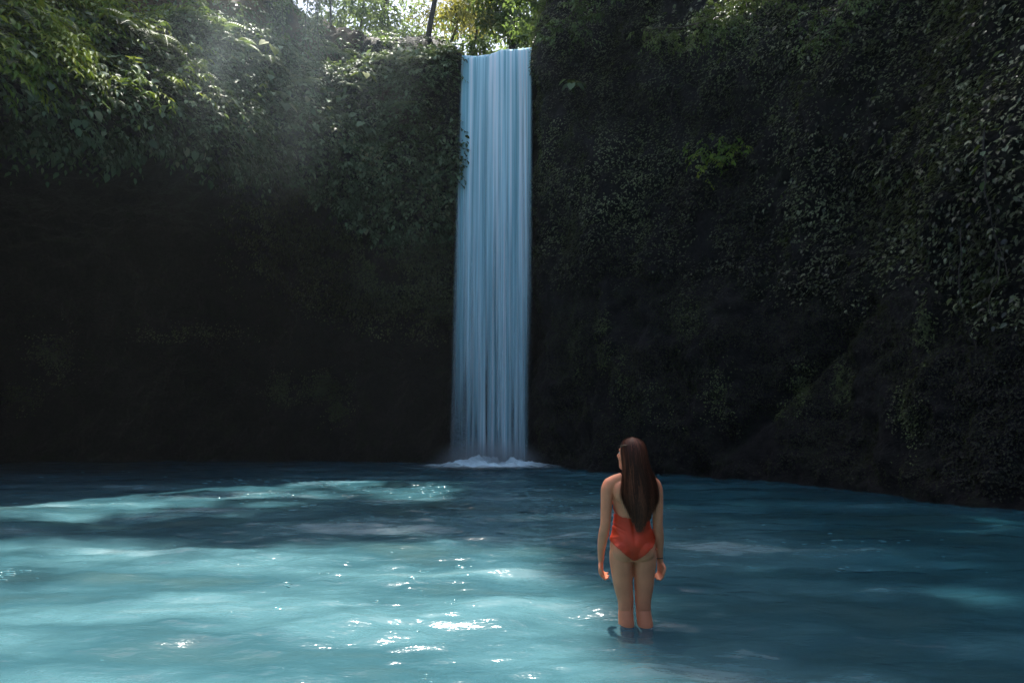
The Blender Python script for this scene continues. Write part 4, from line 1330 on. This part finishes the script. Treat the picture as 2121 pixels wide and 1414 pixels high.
for k in range(ns):
    a0 = r.uniform(math.pi * .93, math.pi * 2.07)       # back half only
    end = 1.0 - .24 * abs(math.cos(a0) + .15) ** 1.3 - (.16 * r.random() ** 1.5) - .05 * ((math.floor(a0 * 11) * 5) % 3) / 2
    start = r.uniform(.02, .10)
    lev = (start + (end - start) * tt) * (len(hd_) - 1)
    row = np.stack([np.interp(lev, np.arange(len(hd_)), hd_[:, c_]) for c_ in range(5)], 1)
    lock = math.floor(a0 * 9)
    aa = a0 + .10 * np.sin(tt * 6 + lock * 1.7) * tt + .05 * np.sin(tt * 11 + r.uniform(0, 6)) + .08 * r.normal() * tt
    gg = .98 + r.uniform(0, .09) + .06 * np.sin(lock * 2.3 + tt * 7) * tt + (.22 * r.random() * tt ** 2 if k % 6 == 0 else 0)
    P = np.stack([row[:, 1] + row[:, 3] * np.cos(aa) * gg, row[:, 2] + row[:, 4] * np.sin(aa) * gg - .002, row[:, 0]], 1)
    tn = unit(np.gradient(P, axis=0)); outv = unit(np.stack([np.cos(aa), np.sin(aa), 0 * aa], 1))
    sd = unit(np.cross(tn, outv)) * (r.uniform(.0012, .0028) * (1.05 - .75 * tt[:, None] ** 3))
    Vr = np.concatenate([P + sd, P - sd])
    q = np.array([(a, a + 1, 22 + a + 1, 22 + a) for a in range(21)])
    parts.append((Vr, [q], np.full(44, np.clip(.15 + .35 * r.random() + .5 * ((lock * 7) % 5) / 5, 0, 1))))
V, Fs, A_ = merge(parts)
hair = mesh_np('hair', V, Fs, hair_m, person, attr=A_, smooth=True)

# hair clip on the left of the head
clip_m, _, _ = plain('tortoiseshell', (.10, .045, .02), .2, 0, .4, 90)
cl = [(-.088 + .012, -.048, 1.545), (-.070 + .012, -.078, 1.552), (-.042 + .008, -.098, 1.553)]
V, Fq = tube_arrays(dense(np.array(cl), 5), [.0045] * 11, 8)
mesh_np('hair_clip', V, [Fq], clip_m, person, smooth=True)
# bracelet on the right wrist
th = np.linspace(0, 2 * math.pi, 29)
cb = np.stack([.193 + .0245 * np.cos(th), .025 + .0245 * np.sin(th), .783 + .003 * np.cos(th)], 1)
V, Fq = tube_arrays(cb, [.003] * 29, 6)
bm_m, _, _ = plain('dark_cord', (.02, .02, .025), .6)
mesh_np('bracelet', V, [Fq], bm_m, person, smooth=True)
# eyes
eye_m, _, _ = plain('eye', (.6, .6, .58), .2)
for s in (-1, 1):
    me = bpy.data.meshes.new('eye'); b2 = bmesh.new()
    bmesh.ops.create_uvsphere(b2, u_segments=12, v_segments=8, radius=.0105, matrix=Matrix.Translation(hp(s * .03, .076, .002)))
    b2.to_mesh(me); b2.free(); me.materials.append(eye_m)
    e = bpy.data.objects.new('eye', me); COL.objects.link(e); e.parent = person

# ------------------------------------------------------------------ drifting mist in the light beam
m, n_m, out_m = new_mat('drifting_mist')
tcm = N(n_m, 'ShaderNodeTexCoord')
ln = N(n_m, 'ShaderNodeVectorMath', operation='LENGTH'); n_m.links.new(tcm.outputs['Object'], ln.inputs[0])
fo = N(n_m, 'ShaderNodeMapRange'); fo.inputs['From Min'].default_value = 1.0; fo.inputs['From Max'].default_value = .1
fo.interpolation_type = 'SMOOTHSTEP'; fo.inputs['To Max'].default_value = .032
n_m.links.new(ln.outputs['Value'], fo.inputs['Value'])
nz = N(n_m, 'ShaderNodeTexNoise', Scale=1.7, Detail=3.0); n_m.links.new(tcm.outputs['Object'], nz.inputs['Vector'])
nr = N(n_m, 'ShaderNodeMapRange'); nr.inputs['From Min'].default_value = .35; nr.inputs['From Max'].default_value = .65
n_m.links.new(nz.outputs[0], nr.inputs['Value'])
mm = N(n_m, 'ShaderNodeMath', operation='MULTIPLY'); n_m.links.new(fo.outputs[0], mm.inputs[0]); n_m.links.new(nr.outputs[0], mm.inputs[1])
pvm = N(n_m, 'ShaderNodeVolumePrincipled'); pvm.inputs['Color'].default_value = (.78, .95, .97, 1); pvm.inputs['Anisotropy'].default_value = .3
n_m.links.new(mm.outputs[0], pvm.inputs['Density']); n_m.links.new(pvm.outputs[0], out_m.inputs['Volume'])
me = bpy.data.meshes.new('mist'); b2 = bmesh.new()
bmesh.ops.create_icosphere(b2, subdivisions=3, radius=1)
b2.to_mesh(me); b2.free(); me.materials.append(m)
o = bpy.data.objects.new('mist', me); COL.objects.link(o)
o.location = (-6.6, 18.6, 12.5); o.scale = (4.8, 3.0, 7.5); o.rotation_euler = (R(-20), R(14), 0)
tag(o, 'thin mist drifting in the light beam in front of the earth bank and ledge', 'mist', kind='stuff')

# ------------------------------------------------------------------ haze
HAZE = 0.00035
if HAZE > 0:
    m, n_h, out_h = new_mat('haze')
    pv = N(n_h, 'ShaderNodeVolumePrincipled')
    pv.inputs['Color'].default_value = (.80, .90, .92, 1)
    pv.inputs['Density'].default_value = HAZE
    pv.inputs['Anisotropy'].default_value = .3
    n_h.links.new(pv.outputs[0], out_h.inputs['Volume'])
    me = bpy.data.meshes.new('haze'); b2 = bmesh.new()
    bmesh.ops.create_cube(b2, size=1, matrix=Matrix.Translation((0, 22, 33)) @ Matrix.Diagonal((130, 110, 71, 1)))
    b2.to_mesh(me); b2.free(); me.materials.append(m)
    o = bpy.data.objects.new('haze', me); COL.objects.link(o)
    tag(o, kind='stuff')
